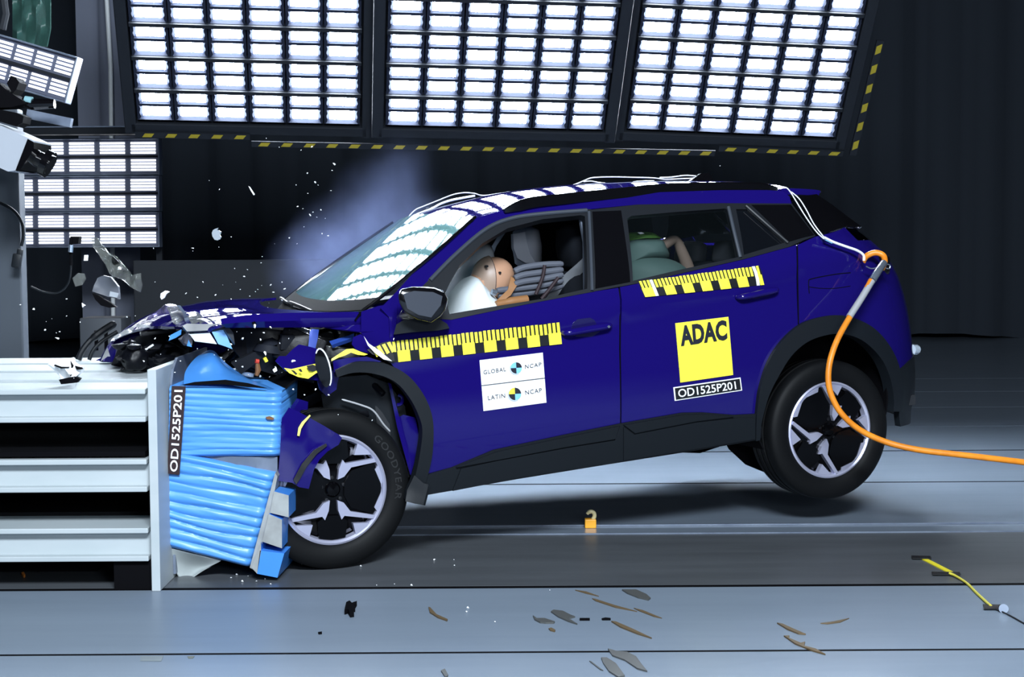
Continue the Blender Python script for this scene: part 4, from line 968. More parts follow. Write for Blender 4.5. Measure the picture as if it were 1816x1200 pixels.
mb.build('broken_grille', 'engine', car, smooth=0).__setitem__('kind', 'stuff')
for i, (q, v_) in enumerate((([(195, 606), (203, 596), (222, 585), (238, 578), (236, 588), (215, 596)], -.1), ([(178, 640), (190, 615), (196, 632), (191, 632)], .0), ([(240, 580), (262, 580), (300, 585), (290, 582), (245, 574)], .1))):
    sheet('bumper_shard', pc(q, v_), 'silverpl', car, .004, .02, .02, 18, 40 + i)
mb = MB(); mb.tube(pc([(248, 626, .1), (272, 611, .1)]), .005, 6); mb.build('bent_rod', 'wire', car)
mb = MB(); a, b = irregular(.062, 8, (1, 1, 1.05), 3, .2); mb.add([q * .9 + Vector(lb(cp(238, 634, .15))) for q in a], b); mb.build('torn_rubber_duct', 'engine', car, smooth=60)
# small coloured parts in the wreck
mb = MB(); mb.tube(pc([(456, 640, .66), (458, 656, .66), (455, 666, .66)]), [.008, .013, .008], 8); mb.build('brown_connector', 'rust', car)
MB().tube(pc([(453, 640, .665), (459, 641, .665)]), .010, 8).build('red_connector', 'red', car)
MB().tube(pc([(469, 634, .665), (473, 641, .665)]), .008, 8).build('yellow_connector', 'yellow', car)

# ------------------------------------------------------------------ the white steel barrier
bar = thing('steel_barrier', 'white steel beam barrier on the left carrying the blue crash block', 'barrier')
Xe = -1.458
def ibeam(y, ztop, h=.138, dep=.40, x0=-3.3, x1=Xe - .03):
    t = .022; L = x1 - x0; cx = (x0 + x1) / 2; b = MB()
    b.box((cx, y, ztop - t / 2), (L, dep, t), bev=.004); b.box((cx, y, ztop - h + t / 2), (L, dep, t), bev=.004); b.box((cx, y - dep / 2 + .055, ztop - h / 2), (L, .02, h - 2 * t + .002))
    return b
ZT = yp(130, 690, 6.27).z
for (ya, yb) in ((690, 749), (815, 873), (937, 996)):
    zt = yp(130, ya, 6.27).z; zb = yp(130, yb, 6.27).z
    ibeam(6.27 + .15, zt, zt - zb, .30).build('beam', 'steel', bar, smooth=0)
    if ya == 690:
        for y0, y1 in ((6.71, 7.07), (7.19, 7.54), (7.63, 7.97)): ibeam((y0 + y1) / 2, zt, zt - zb, y1 - y0).build('beam', 'steel', bar, smooth=0)
    else: ibeam(6.27 + .205 + .5, zt - .02, zt - zb, .40).build('beam', 'dark', bar, smooth=0)  # second-row beams coloured dark for the shadow behind the front ones
MB().box((-2.4, 8.02, .41), (1.85, .03, .80)).build('darkness_panel', 'black', bar, smooth=0)  # added black panel, stands for the darkness behind the beams
MB().box((-2.4, 7.1, .56), (1.8, 1.6, .02)).build('gap_dark_sheet', 'black', bar, smooth=0)  # black sheet added so the gaps between beams read dark
zp = yp(266, 655, 6.262).z
mb = MB(); mb.box((Xe, 6.262 + .50, zp / 2), (.036, 1.0, zp), bev=.003); mb.build('end_plate', 'steel', bar, smooth=0)
MB().box((Xe - .10, 6.45, .06), (.16, .3, .12)).build('foot', 'black', bar, smooth=0)  # foot and base block coloured black for the shadow under the barrier
MB().box((-2.6, 6.9, .06), (1.6, .5, .118)).build('base_block', 'black', bar, smooth=0)
mb = MB(); mb.prism([(6.50, .02), (6.50, zp - .08), (6.54, zp - .02), (6.62, zp + .02), (7.26, zp + .02), (7.26, .02)], lambda a, b, e: Vector((e, a, b)), Xe + .019, Xe + .03); mb.build('backing_plate', 'greysteel', bar, smooth=0)

# ------------------------------------------------------------------ the blue honeycomb block
hb = thing('crash_block', 'bright blue crushable honeycomb block bolted to the white barrier', 'crash block', Matrix.Identity(4))
Yb = 6.47; XB = Xe + .032
def honey(name, quad, nr, dep, seed, amp=.007, right_flat=True):
    """quad px: bl, br, tr, tl on the near face; ridged across its height; solid to the given depth"""
    rr = random.Random(seed); rows = []; N = nr * 10
    hs = [rr.uniform(.5, 1.3) for _ in range(nr + 1)]
    for i in range(N + 1):
        t = i / N; r = []
        for j in range(25):
            a = j / 24; p = bil(quad, a, t); P_ = yp(p[0], p[1], Yb)
            ph = t * nr + .16 * math.sin(a * 3.2 + seed + t * 5) + .08 * math.sin(a * 6 + t * 17); k = int(min(nr - 1, max(0, ph)))
            d = amp * hs[k] * (1 - abs(2 * (ph - math.floor(ph)) - 1) ** 2) + .008 * noise.noise(Vector((a * 2.2, t * 4, seed))) + .002 * noise.noise(Vector((a * 5, t * 26, seed)))
            edge = .02 * max(0, (a - .94) / .06) ** 2 + .012 * max(0, (t - .96) / .04) ** 2 + .012 * max(0, (.04 - t) / .04) ** 2
            r.append(P_ + Vector((0, -d + edge, 0)))
        rows.append(r)
    n, m = len(rows), 25; top = [p for r in rows for p in r]
    bot = [Vector((p.x, Yb + dep, p.z)) for r in rows for p in r]; Nn = n * m
    f = [[i * m + j, i * m + j + 1, (i + 1) * m + j + 1, (i + 1) * m + j] for i in range(n - 1) for j in range(m - 1)]
    rim = [j for j in range(m)] + [i * m + m - 1 for i in range(1, n)] + [(n - 1) * m + j for j in range(m - 2, -1, -1)] + [i * m for i in range(n - 2, 0, -1)]
    f += [[q + Nn for q in k][::-1] for k in f] + [[rim[k], rim[(k + 1) % len(rim)], rim[(k + 1) % len(rim)] + Nn, rim[k] + Nn] for k in range(len(rim))]
    return obj(name, top + bot, f, 'honey', hb, smooth=50)
honey('upper_block', [(299, 809), (494, 809), (499, 693), (301, 684)], 11, .95, 2, .004)
lo = honey('lower_block', [(296, 969), (443, 1006), (489, 838), (302, 800)], 10, .95, 5, .009)
sheet('gap_foil', [yp(x, y, Yb + .03) for x, y in ((330, 806), (492, 810), (492, 845), (420, 830))], 'greysteel', hb, .01, .04, .02, 14, 3)
sheet('brown_mark', [yp(x, y, Yb - .012) for x, y in ((471, 739), (478, 737.5), (487, 741), (484, 744), (474, 743))], 'rust', hb, .004, .02)
# top flap torn upward
fp = [[(326, 680, .02), (380, 676, .02), (440, 685, .02), (498, 695, .02)], [(329, 658, .10), (375, 653, .10), (428, 670, .12), (470, 682, .12)], [(345, 636, .20), (378, 630, .20), (402, 650, .22), (440, 671, .2)], [(364, 623, .34), (372, 620.5, .34), (382, 624, .34), (394, 640, .32)]]
v, f = gridsolid(bez_grid([[yp(x, y, Yb + d) for x, y, d in r] for r in fp], 6, 6), .008); obj('top_flap', v, f, 'bluesheet', hb, smooth=60)
sheet('top_gap_shade', [yp(x, y, Yb + d) for x, y, d in ((318, 683, -.012), (345, 677, -.012), (400, 673, -.012), (440, 679, -.012), (474, 688, -.012), (440, 686, -.012), (395, 681, -.012), (345, 682, -.012))], 'black', hb, .006, .02)  # black sheet standing in for the shade in the gap under the flap
# bumper elements
def element(near, d, mface):
    """near: px corners tl, tr, br, bl of the aluminium end; runs back by d"""
    mb = MB(); n = [yp(x, y, 6.43) for x, y in near]; dv = Vector((.012, d, .0)); b = [p + dv for p in n]
    mb.add(n, [[0, 1, 2, 3]], 1); mb.add(n + b, [[1, 5, 6, 2], [0, 4, 5, 1], [3, 2, 6, 7], [0, 3, 7, 4], [4, 7, 6, 5]], 0)
    return mb.build('bumper_element', None, hb, smooth=0, mats=[mface, 'core'])
b2 = mat('blue_face', (.055, .25, .74), .35, .1, bump=(9, .25, .01))
element([(486, 871), (512, 878), (512, 917), (479, 909)], .46, b2)
element([(477, 911), (500, 921), (500, 972), (465, 960)], .46, b2)
element([(463, 962), (463, 977), (456, 1017), (446, 1006)], .40, b2)
mb = MB(); n = [yp(x, y, 6.43) for x, y in ((461, 976), (504, 981), (492, 1024), (456, 1017))]; dv = Vector((.02, .4, 0)); mb.add(n + [p + dv for p in n], [[0, 1, 2, 3], [1, 5, 6, 2], [0, 4, 5, 1], [3, 2, 6, 7], [0, 3, 7, 4], [4, 7, 6, 5]]); mb.build('bumper_element', b2, hb, smooth=0)
MB().prism([(443, 1006), (452, 1012), (478, 915), (492, 845), (488, 838)], lambda a, b, e: yp(a, b, Yb - .02) + Vector((0, e, 0)), 0, .35).build('side_foil', 'core', hb, smooth=0)
# loose white sheet hanging under the block
rows = [[yp(x, y, Yb + .02 + d) for x, y, d in r] for r in ([(299, 970, 0), (330, 978, 0), (360, 985, 0), (392, 993, 0)], [(303, 990, .02), (330, 998, .05), (358, 1002, .05), (376, 1003, .02)], [(309, 1010, .04), (330, 1016, .07), (346, 1016, .06), (360, 1012, .03)], [(318, 1024, .05), (326, 1030, .07), (334, 1030, .06), (345, 1022, .04)])]
v, f = gridsolid(bez_grid(rows, 6, 6), .005); o = obj('loose_sheet', v, f, mat('pale_sheet', (.36, .40, .40), .45), hb, smooth=60)
# label strip running up the block
LQ = [(318.5, 842), (329.5, 684.5), (304.5, 684), (296.5, 839.5)]
def on_block(q, pts, d): return [yp(*bil(q, a, b), Yb - d) for a, b in pts]
mbl = MB(); k = 20; pts = [(i / k, j) for i in range(k + 1) for j in (0, 1)]
v1 = on_block(LQ, pts, .026); v2 = on_block(LQ, pts, .018); m_ = len(v1)
mbl.add(v1 + v2, [[2 * i, 2 * i + 2, 2 * i + 3, 2 * i + 1] for i in range(k)] + [[2 * i + m_, 2 * i + 1 + m_, 2 * i + 3 + m_, 2 * i + 2 + m_] for i in range(k)] + [[2 * i, 2 * i + m_, 2 * i + 2 + m_, 2 * i + 2] for i in range(k)] + [[2 * i + 1, 2 * i + 3, 2 * i + 3 + m_, 2 * i + 1 + m_] for i in range(k)])
lab = mbl.build('number_strip', mat('brown_black_label', (.022, .010, .012), .45), hb, smooth=0); lab['label'] = 'black strip with white test number running up the block'
tv, tf, asp = text2d('OD1525P201', .014, 1.0); q = [bil(LQ, .03, .20), bil(LQ, .955, .20), bil(LQ, .955, .80), bil(LQ, .03, .80)]
obj('lettering', on_block(q, tv, .0275), tf, 'sticker', lab, smooth=0)
# ------------------------------------------------------------------ cabin: seats, airbag, dummies
seat(.98, .36, 'front_seat', .30)
seat(1.05, -.36, 'front_seat', .30, hm='seat_lit')  # far headrest in the paler, light-painted fabric
rs_ = bpy.data.objects.new('rear_bench', None); C.objects.link(rs_); rs_.parent = car
mb = MB(); mb.box(lb((1.95, 0, .58)), (.5, 1.25, .18), bev=.05); mb.build('seat_cushion', 'seat', rs_, smooth=60)
mb = MB(); mb.box(lb((2.26, 0, .90)), (.16, 1.25, .62), Matrix.Rotation(R(14), 3, 'Y'), bev=.05); mb.build('seat_back', 'seat', rs_, smooth=60)
for v_ in (.40, 0, -.40):
    mb = MB(); mb.box(lb((2.33, v_, 1.245)), (.09, .24, .13), Matrix.Rotation(R(12), 3, 'Y'), bev=.035); mb.build('headrest', M.setdefault('rearhead', mat('rear_headrest', (.05, .058, .072), .7)), rs_, smooth=60)
# steering wheel and airbag
st = MB(); rows = []
c = Vector(lb((.80, .36, .98))); rx = Matrix.Rotation(R(-28), 3, 'Y')
pts = [c + rx @ Vector((0, .18 * math.cos(a), .18 * math.sin(a))) for a in np.linspace(0, 2 * math.pi, 33)]
st.tube(pts, .015, 8, cap=False); st.build('steering_wheel', 'plastic', car)
ab = [cp(778, 575, .36), cp(800, 505, .36), cp(838, 487, .36), cp(886, 545, .36), cp(850, 600, .36)]
rows = []
prof = [(794, 562), (804, 522), (824, 496), (838, 489), (850, 502), (862, 515), (888, 546), (880, 580), (840, 610), (800, 605), (776, 585)]
cen = lb(cp(832, 545, .36))
for k, sc_ in ((0, .25), (.10, .72), (.17, .93), (.24, 1.0), (.31, .93), (.38, .72), (.48, .25)):
    rows.append([Vector((cen.x + (q.x - cen.x) * sc_, -.36 - .24 + k, cen.z + (q.z - cen.z) * sc_)) for q in spline([lb(cp(x, y, .36)) for x, y in prof + prof[:1]], 4)[:-1]])
mb = MB().grid(rows, closed=True); n = len(rows[0]); mb.f += [list(range(n)), list(range(6 * n, 7 * n))]; mb.m += [0, 0]; mb.build('driver_airbag', 'airbag', car, smooth=80)
rows = []
for u, z0, z1 in ((.62, 1.06, 1.36), (.80, 1.02, 1.40), (1.0, 1.0, 1.42)): pass
sheet('headrest_lit_face', [lb(cp(x, y, -.19)) for x, y in ((906, 415), (927, 411), (930, 428), (936, 450), (946, 466), (928, 466), (914, 458), (907, 440))], 'seat_lit', car, .03, .02)  # pale sheet painting the light on the front of the far headrest
pb = []
pprof = [(762, 565), (785, 522), (815, 480), (845, 440), (872, 436), (876, 490), (856, 545), (830, 575)]
pcn = lb(cp(818, 520, -.2))
for k, sc_ in ((0, .3), (.12, .85), (.2, 1.0), (.28, .85), (.4, .3)):
    pb.append([Vector((pcn.x + (q.x - pcn.x) * sc_, .20 - .2 + k, pcn.z + (q.z - pcn.z) * sc_)) for q in spline([lb(cp(x, y, -.2)) for x, y in pprof + pprof[:1]], 4)[:-1]])
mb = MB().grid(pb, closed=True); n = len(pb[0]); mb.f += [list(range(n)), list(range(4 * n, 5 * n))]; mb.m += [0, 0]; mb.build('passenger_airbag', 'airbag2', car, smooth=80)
# seat belt of the driver
sheet('seat_belt', [lb(p) for p in [cp(1036, 455, .56), cp(1046, 470, .56), cp(1010, 505, .42), cp(985, 532, .34), cp(968, 528, .34), cp(995, 492, .42)]], 'belt', car, .004, .04)
# pillar lining, lit edge painted in paler greys
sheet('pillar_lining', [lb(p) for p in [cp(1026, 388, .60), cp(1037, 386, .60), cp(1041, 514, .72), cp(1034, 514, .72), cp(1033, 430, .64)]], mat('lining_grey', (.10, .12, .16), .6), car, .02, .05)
sheet('pillar_lining', [lb(p) for p in [cp(870, 440, -.52), cp(893, 406, -.50), cp(876, 430, -.52), cp(868, 452, -.54)]], mat('lining_lit', (.30, .36, .46), .6), car, .02, .05)  # pale sliver painted for the streak reflected at the far window

def skin(name, pts, edges, rad, m, parent, root=0, lvl=2):
    me = bpy.data.meshes.new(name); me.from_pydata([tuple(p) for p in pts], edges, []); me.update(); me.materials.append(M[m] if isinstance(m, str) else m)
    o = link(bpy.data.objects.new(name, me), parent)
    md = o.modifiers.new('skin', 'SKIN'); md.use_smooth_shade = True
    for i, v in enumerate(me.skin_vertices[0].data):
        r = rad[i]; v.radius = r if isinstance(r, tuple) else (r, r); v.use_root = (i == root); v.use_loose = False
    s = o.modifiers.new('sub', 'SUBSURF'); s.levels = lvl; s.render_levels = lvl
    return o
# adult dummy, thrown forward onto the bag
dum = thing('crash_test_dummy', 'tan crash test dummy in grey striped jacket bent over the driver airbag', 'crash test dummy', CM)
J = [(1.16, .36, .70), (1.10, .36, .86), (1.02, .36, .99), (.93, .36, 1.085), (.86, .36, 1.12), (1.0, .19, 1.05), (.84, .14, .92), (.66, .20, .90), (1.0, .53, 1.05), (.84, .58, .93), (.66, .50, .92), (.74, .24, .70), (.52, .24, .58), (.74, .48, .70), (.52, .48, .58), (.40, .24, .50), (.40, .48, .50)]
ed = [(0, 1), (1, 2), (2, 3), (3, 4), (2, 5), (5, 6), (6, 7), (2, 8), (8, 9), (9, 10), (0, 11), (11, 12), (12, 15), (0, 13), (13, 14), (14, 16)]
rd_ = [(.15, .12), (.16, .12), (.16, .115), (.09, .085), (.055, .055), .07, .05, .035, .07, .05, .035, .08, .06, .08, .06, .045, .045]
body = skin('body', [lb(p) for p in J], ed, rd_, mat('dummy_suit', (.03, .032, .042), .8), dum)
hc = lb(cp(873, 494, .36)); mb = MB(); rows = []
hr = .098
for i in range(17):
    t = math.pi * i / 16; rows.append([hc + Matrix.Rotation(R(62), 3, 'Y') @ Vector((hr * 1.02 * math.sin(t) * math.cos(a), hr * .84 * math.sin(t) * math.sin(a), hr * 1.16 * math.cos(t))) for a in np.linspace(0, 2 * math.pi, 32, endpoint=False)])
hd = mb.grid(rows, closed=True).build('head', 'skin', dum, smooth=180)
# face cap seam, bolts, nose and ear side detail
mb = MB(); ring = [hc + Matrix.Rotation(R(4), 3, 'Y') @ Vector((-.018 + .004 * math.cos(a * 2), hr * .865 * math.cos(a), hr * 1.10 * math.sin(a))) for a in np.linspace(0, 2 * math.pi, 49)]
mb.tube(ring, .0016, 6, cap=False); mb.build('head_seam', 'strap', hd)
cap = []
for i in range(9):
    t = (math.pi * .46) * i / 8; cap.append([hc + Matrix.Rotation(R(-88), 3, 'Y') @ Vector((hr * 1.145 * math.sin(t) * math.cos(a), hr * .875 * math.sin(t) * math.sin(a), hr * 1.075 * math.cos(t))) for a in np.linspace(0, 2 * math.pi, 32, endpoint=False)])
MB().grid(cap, closed=True).build('face_cap', 'skin2', hd, smooth=180)
for px in ((887, 483.5), (864, 472)):
    p = Vector(lb(cp(px[0], px[1], .448))); MB().tube([p + Vector((0, .02, 0)), p + Vector((0, -.002, 0))], .006, 10).build('bolt', 'dark', hd)
sheet('shoulder_pad', [lb(p) for p in [cp(905, 492, .50), cp(912, 496, .50), cp(917, 506, .52), cp(905, 525, .54), cp(885, 540, .54), cp(880, 534, .54), cp(900, 515, .52)]], 'leather', dum, .012, .02, .004)
MB().tube(spline([lb(cp(880, 540, .56)), lb(cp(905, 535, .56)), lb(cp(935, 531, .56))], 5), [.018] * 5 + [.022] * 6, 12).build('forearm', 'leather', dum)
# jacket tubes and straps
for i, (y0, y1, y2) in enumerate(((480, 470, 472), (492, 483, 482), (503, 495, 491), (514, 506, 501), (524, 516, 510))):
    pts = [lb(cp(x, y, .50 + .02 * math.sin(i))) for x, y in ((872 + i * 3 if i > 2 else 912, y0 + 1), (930, y1 + 4), (965, y1 - 1), (998, y2 - 4))]
    MB().tube(spline(pts, 5), [.012] + [.0155] * 14 + [.011], 10).build('jacket_roll', 'jacket', dum)
for a in ([(966, 470), (962, 492), (950, 522)], [(990, 492), (975, 512), (960, 530)]):
    MB().tube(spline([lb(cp(x, y, .56)) for x, y in a], 5), .009, 8).build('strap', 'strap', dum)
MB().tube([lb(cp(872, 517, .53)), lb(cp(880, 519, .53))], .014, 12).build('strap_buckle', 'clamp', dum)
# child seats and child dummy on the rear bench
def blob(rows_, name, m, parent):
    mb = MB().grid(rows_, closed=True); n = len(rows_[0]); mb.f += [list(range(n)), list(range(len(mb.v) - n, len(mb.v)))]; mb.m += [0, 0]; return mb.build(name, m, parent, smooth=70)
def ringset(px, v0, v1, nlev=7):
    c = lb(cp(sum(p[0] for p in px) / len(px), sum(p[1] for p in px) / len(px), (v0 + v1) / 2)); out = []
    base = spline([lb(cp(x, y, (v0 + v1) / 2)) for x, y in px + px[:1]], 3)[:-1]
    for k in range(nlev):
        t = k / (nlev - 1); s_ = max(.35, (1 - abs(2 * t - 1) ** 3) ** .5); yv = -(v0 + (v1 - v0) * t)
        out.append([Vector((c.x + (p.x - c.x) * s_, yv, c.z + (p.z - c.z) * s_)) for p in base])
    return out
cs1 = thing('child_restraint', 'green-grey padded child seat behind the rear side window', 'child seat', CM)
blob(ringset([(1095, 500), (1098, 470), (1118, 456), (1140, 454), (1170, 457), (1195, 466), (1212, 484), (1222, 520), (1160, 540), (1100, 540)], .20, .58), 'seat_shell', 'teal', cs1)
blob(ringset([(1092, 470), (1096, 430), (1112, 422), (1140, 421), (1158, 423), (1166, 436), (1172, 458), (1140, 462)], .16, .52), 'seat_back', 'teal', cs1)
blob(ringset([(1096, 428), (1104, 415), (1125, 411), (1145, 412), (1158, 419), (1164, 424), (1140, 426), (1112, 426)], .20, .48), 'seat_top', 'green', cs1)
sheet('seat_badge', [lb(p) for p in [cp(1130, 412, .50), cp(1137, 411.5, .50), cp(1142, 414, .50), cp(1134, 415, .50)]], 'white', cs1, .006, .02)
cs2 = thing('child_restraint', 'bright green child seat glimpsed behind the far front seat', 'child seat', CM)
blob(ringset([(978, 500), (978, 474), (986, 468), (1000, 470), (1005, 490), (1003, 515)], -.30, -.05), 'seat_shell', 'green', cs2)
sheet('window_strip', [lb(p) for p in [cp(916, 474, -.04), cp(998, 461, -.04), cp(1001, 466, -.04), cp(984, 470, -.04), cp(918, 481, -.04)]], 'white', cs2, .01, .04)  # white strip standing in for the bright window seen past the seats
cd = thing('child_dummy', 'brown child dummy with its knee bent up over the child seat', 'crash test dummy', CM)
P_ = lambda x, y, v_: lb(cp(x, y, v_))
skin('body', [P_(1224, 520, .38), P_(1222, 478, .40), P_(1200, 424, .42), P_(1192, 425, .42), P_(1165, 443, .44), P_(1161, 446, .44), P_(1215, 530, .36), P_(1170, 520, .36), P_(1130, 500, .36)], [(0, 1), (1, 2), (2, 3), (3, 4), (4, 5), (0, 6), (6, 7), (7, 8)], [.036, .036, .026, .026, .030, .026, .06, .07, .06], mat('child_vinyl', (.15, .115, .092), .45), cd)
MB().tube([P_(1159, 441, .46), P_(1154, 449, .45)], [.012, .008], 10).build('ankle_bracket', 'sticker', cd)

# ------------------------------------------------------------------ cables
o = thing('umbilical_cable', 'thick orange cable hooked to the car tail and running off right', 'cable')
p_ = lambda x, y, v_: L2W(cp(x, y, v_))
pa = [p_(1531, 470, .80), p_(1531, 462, .82), p_(1538, 453, .84), p_(1552, 448, .86), p_(1565, 452, .88), p_(1569, 462, .90), p_(1564, 476, .92)]
MB().tube(spline(pa, 6), .015, 14).build('hook_end', 'orange', o)
MB().tube(spline([p_(1567, 466, .91), p_(1557, 481, .95), p_(1547, 497, .97)], 6), .0185, 14).build('metal_sleeve', 'clamp', o)
MB().tube(spline([p_(1546, 498, .97), p_(1528, 528, 1.0), p_(1506, 562, 1.03)], 6), .0165, 14).build('grey_sleeve', 'silverwrap', o)
ca = [p_(1545, 497, .97), p_(1528, 528, 1.0), p_(1507, 562, 1.03), p_(1485, 602, 1.06), p_(1472, 640, 1.08), p_(1469, 675, 1.09), p_(1476, 705, 1.10), p_(1494, 735, 1.12), p_(1525, 762, 1.14)]
e = ca[-1]; ca += [yp(1570, 783, e.y), yp(1630, 797.5, e.y - .02), yp(1720, 808, e.y - .03), yp(1820, 820, e.y), yp(1900, 831, e.y + .1), yp(2100, 872, e.y + .3), yp(2350, 905, e.y + .4), Vector((6.2, e.y + .5, .016)), Vector((9.0, e.y + .7, .016))]
MB().tube(spline(ca, 8), .0145, 14).build('cable_run', 'orange', o)
MB().box(tuple(p_(1556, 470, .72)), (.10, .10, .10), Matrix.Rotation(YAW, 3, 'Z'), bev=.02).build('socket', 'gloss', o)
for a in ([(1536, 472), (1545, 476), (1556, 474)], [(1572, 468), (1578, 470), (1577, 476), (1570, 475)]): MB().tube(spline([p_(x, y, .90) for x, y in a], 4), .003, 6).build('clip', 'clamp', o)
w = thing('signal_wire', 'pair of white wires looping along the roof edge of the car', 'wire', CM)
def wire(px, v_, r=.0030, nm='wire_strand'): return MB().tube(spline([lb(cp(x, y, (v_ if not isinstance(v_, (list, tuple)) else v_[i]))) for i, (x, y) in enumerate(px)], 6), r, 8).build(nm, 'wire', w)
wire([(723, 388), (728, 380), (738, 371), (750, 366), (775, 356), (800, 346), (815, 342.5), (828, 341.5), (842, 343), (856, 346.5), (880, 344), (905, 340)], -.50)
wire([(707, 396), (725, 387), (745, 378), (765, 370), (782, 361), (800, 355), (820, 351), (842, 347)], -.52, .006)
wire([(1003, 333), (1018, 327.5), (1035, 320.5), (1046, 316), (1060, 314.3), (1090, 313.7), (1130, 314.5), (1160, 315.5), (1180, 318), (1205, 317), (1228, 316)], -.1)
wire([(1035, 322), (1048, 321), (1062, 323.5), (1080, 325), (1108, 325.5), (1130, 321.5), (1160, 320.5)], -.05)
wire([(1170, 314.5), (1190, 314), (1214, 311), (1235, 312)], -.1)
w2_ = thing('signal_wire', 'white wire running down the rear pillar to the orange hook', 'wire', CM); w = w2_
wire([(1378, 331), (1392, 332), (1400, 338), (1412, 357), (1430, 386), (1448, 411), (1463, 425)], [.64, .66, .68, .71, .76, .83, .88])
wire([(1403, 340), (1417, 352), (1430, 372), (1444, 398), (1464, 424)], [.68, .70, .73, .80, .88])
wire([(1462, 421), (1478, 429), (1500, 437), (1520, 444), (1531, 452), (1532, 462)], .90, .0065)
sheet('cable_clip', [lb(p) for p in [cp(1460, 420, .85), cp(1472, 425, .85), cp(1474, 432, .85), cp(1462, 426, .85)]], 'lblue', w, .01, .02)

# ------------------------------------------------------------------ smoke behind the windscreen
def smoke():
    mb = MB(); mb.box((0, 0, 0), (1.3, .9, 1.3)); o = mb.build('airbag_smoke', None, smooth=0)
    p = yp(640, 408, 8.25); o.location = p
    m = bpy.data.materials.new('smoke'); m.use_nodes = True; nt = m.node_tree; nt.nodes.clear()
    out = nt.nodes.new('ShaderNodeOutputMaterial'); vol = nt.nodes.new('ShaderNodeVolumePrincipled'); nt.links.new(vol.outputs[0], out.inputs['Volume'])
    vol.inputs['Color'].default_value = (.42, .52, .95, 1); vol.inputs['Anisotropy'].default_value = .1
    tc = nt.nodes.new('ShaderNodeTexCoord'); N = nt.nodes.new; L = nt.links.new
    def math_(op, a, b=None):
        n = N('ShaderNodeMath'); n.operation = op
        for i, x in enumerate((a, b)):
            if x is None: continue
            if isinstance(x, (int, float)): n.inputs[i].default_value = x
            else: L(x, n.inputs[i])
        return n.outputs[0]
    nz = N('ShaderNodeTexNoise'); nz.inputs['Scale'].default_value = 3.4; nz.inputs['Detail'].default_value = 5; nz.inputs['Roughness'].default_value = .6; L(tc.outputs['Object'], nz.inputs['Vector'])
    def puff(c, r):
        sub = N('ShaderNodeVectorMath'); sub.operation = 'SUBTRACT'; L(tc.outputs['Object'], sub.inputs[0]); sub.inputs[1].default_value = c
        sc_ = N('ShaderNodeVectorMath'); sc_.operation = 'DIVIDE'; L(sub.outputs[0], sc_.inputs[0]); sc_.inputs[1].default_value = r
        ln = N('ShaderNodeVectorMath'); ln.operation = 'LENGTH'; L(sc_.outputs[0], ln.inputs[0])
        return math_('MAXIMUM', math_('SUBTRACT', 1.0, ln.outputs['Value']), 0.0)
    d = None
    for c, r, k in (((-.26, 0, -.20), (.28, .34, .28), 1.15), ((-.08, 0, -.07), (.34, .36, .30), 1.2), ((.10, 0, .08), (.32, .36, .36), .55), ((.20, 0, .22), (.24, .34, .32), .26), ((.27, 0, .32), (.18, .3, .22), .14), ((.20, 0, -.06), (.45, .34, .36), .5)):
        q = math_('MULTIPLY', math_('POWER', puff(c, r), 1.3), k); d = q if d is None else math_('ADD', d, q)
    n2 = math_('MAXIMUM', math_('SUBTRACT', nz.outputs['Fac'], .30), 0.0)
    L(math_('MULTIPLY', math_('MULTIPLY', n2, d), 2.3), vol.inputs['Density'])
    o.data.materials.clear(); o.data.materials.append(m)
    tag(o, 'bluish puff of airbag smoke rising behind the windscreen', 'smoke', kind='stuff')
smoke()

# ------------------------------------------------------------------ things on the floor
t = thing('tow_hook', 'small yellow hook sitting on the guide rail in the floor', 'hook', Matrix.Translation(gp(1047, 935, .0)))
MB().box((.0, 0, .022), (.056, .05, .044), bev=.004).build('base', mat('hook_yellow', (.80, .36, .02), .45), t, smooth=0)
MB().tube(spline([(.012, 0, .04), (.020, 0, .055), (.018, 0, .072), (.004, 0, .080), (-.010, 0, .074), (-.016, 0, .066)], 5), [.010] * 20 + [.008] * 5 + [.005], 10).build('claw', mat('hook_pale', (.62, .55, .30), .4), t)
t = thing('floor_cable', 'yellow cord taped to the floor at the lower right', 'cord')
a, b = gp(1634, 989), gp(1691, 1018); d = (b - a).normalized(); n_ = Vector((-d.y, d.x, 0)) * .013
obj('flat_strap', [a - n_ + Vector((0, 0, .004)), b - n_ + Vector((0, 0, .004)), b + n_ + Vector((0, 0, .004)), a + n_ + Vector((0, 0, .004)), a - n_, b - n_, b + n_, a + n_], [[0, 1, 2, 3], [4, 7, 6, 5], [0, 4, 5, 1], [1, 5, 6, 2], [2, 6, 7, 3], [3, 7, 4, 0]], mat('cord_yellow', (.75, .66, .02), .5), t, smooth=0)
MB().tube(spline([gp(1684, 1016, .012), gp(1695, 1021, .008), gp(1715, 1034, .006), (gp(1733, 1052, .006)), gp(1757, 1074, .008)], 6), .0055, 8).build('round_cord', mat('cord_yellow_dull', (.62, .55, .06), .5), t)
MB().tube(spline([gp(1762, 1078, .006), gp(1785, 1088, .004), gp(1825, 1110, .004)], 4), .003, 6).build('thin_lead', 'dark', t)
for (x, y, w_, h_) in ((1633, 988, 34, 5), (1677, 1016.5, 50, 5), (1762, 1076, 38, 8)):
    MB().prism([(x - w_ / 2, y - h_ / 2), (x + w_ / 2, y - h_ / 2 + 1), (x + w_ / 2 + 2, y + h_ / 2), (x - w_ / 2 + 2, y + h_ / 2)], lambda a, b, e: gp(a, b, .006) + Vector((0, 0, e)), 0, .003).build('black_tape', 'tapeblack', t, smooth=0)
MB().tube([gp(1780, 1079, .002), gp(1780, 1079, .016)], .018, 16).build('end_disc', 'greysteel', t)
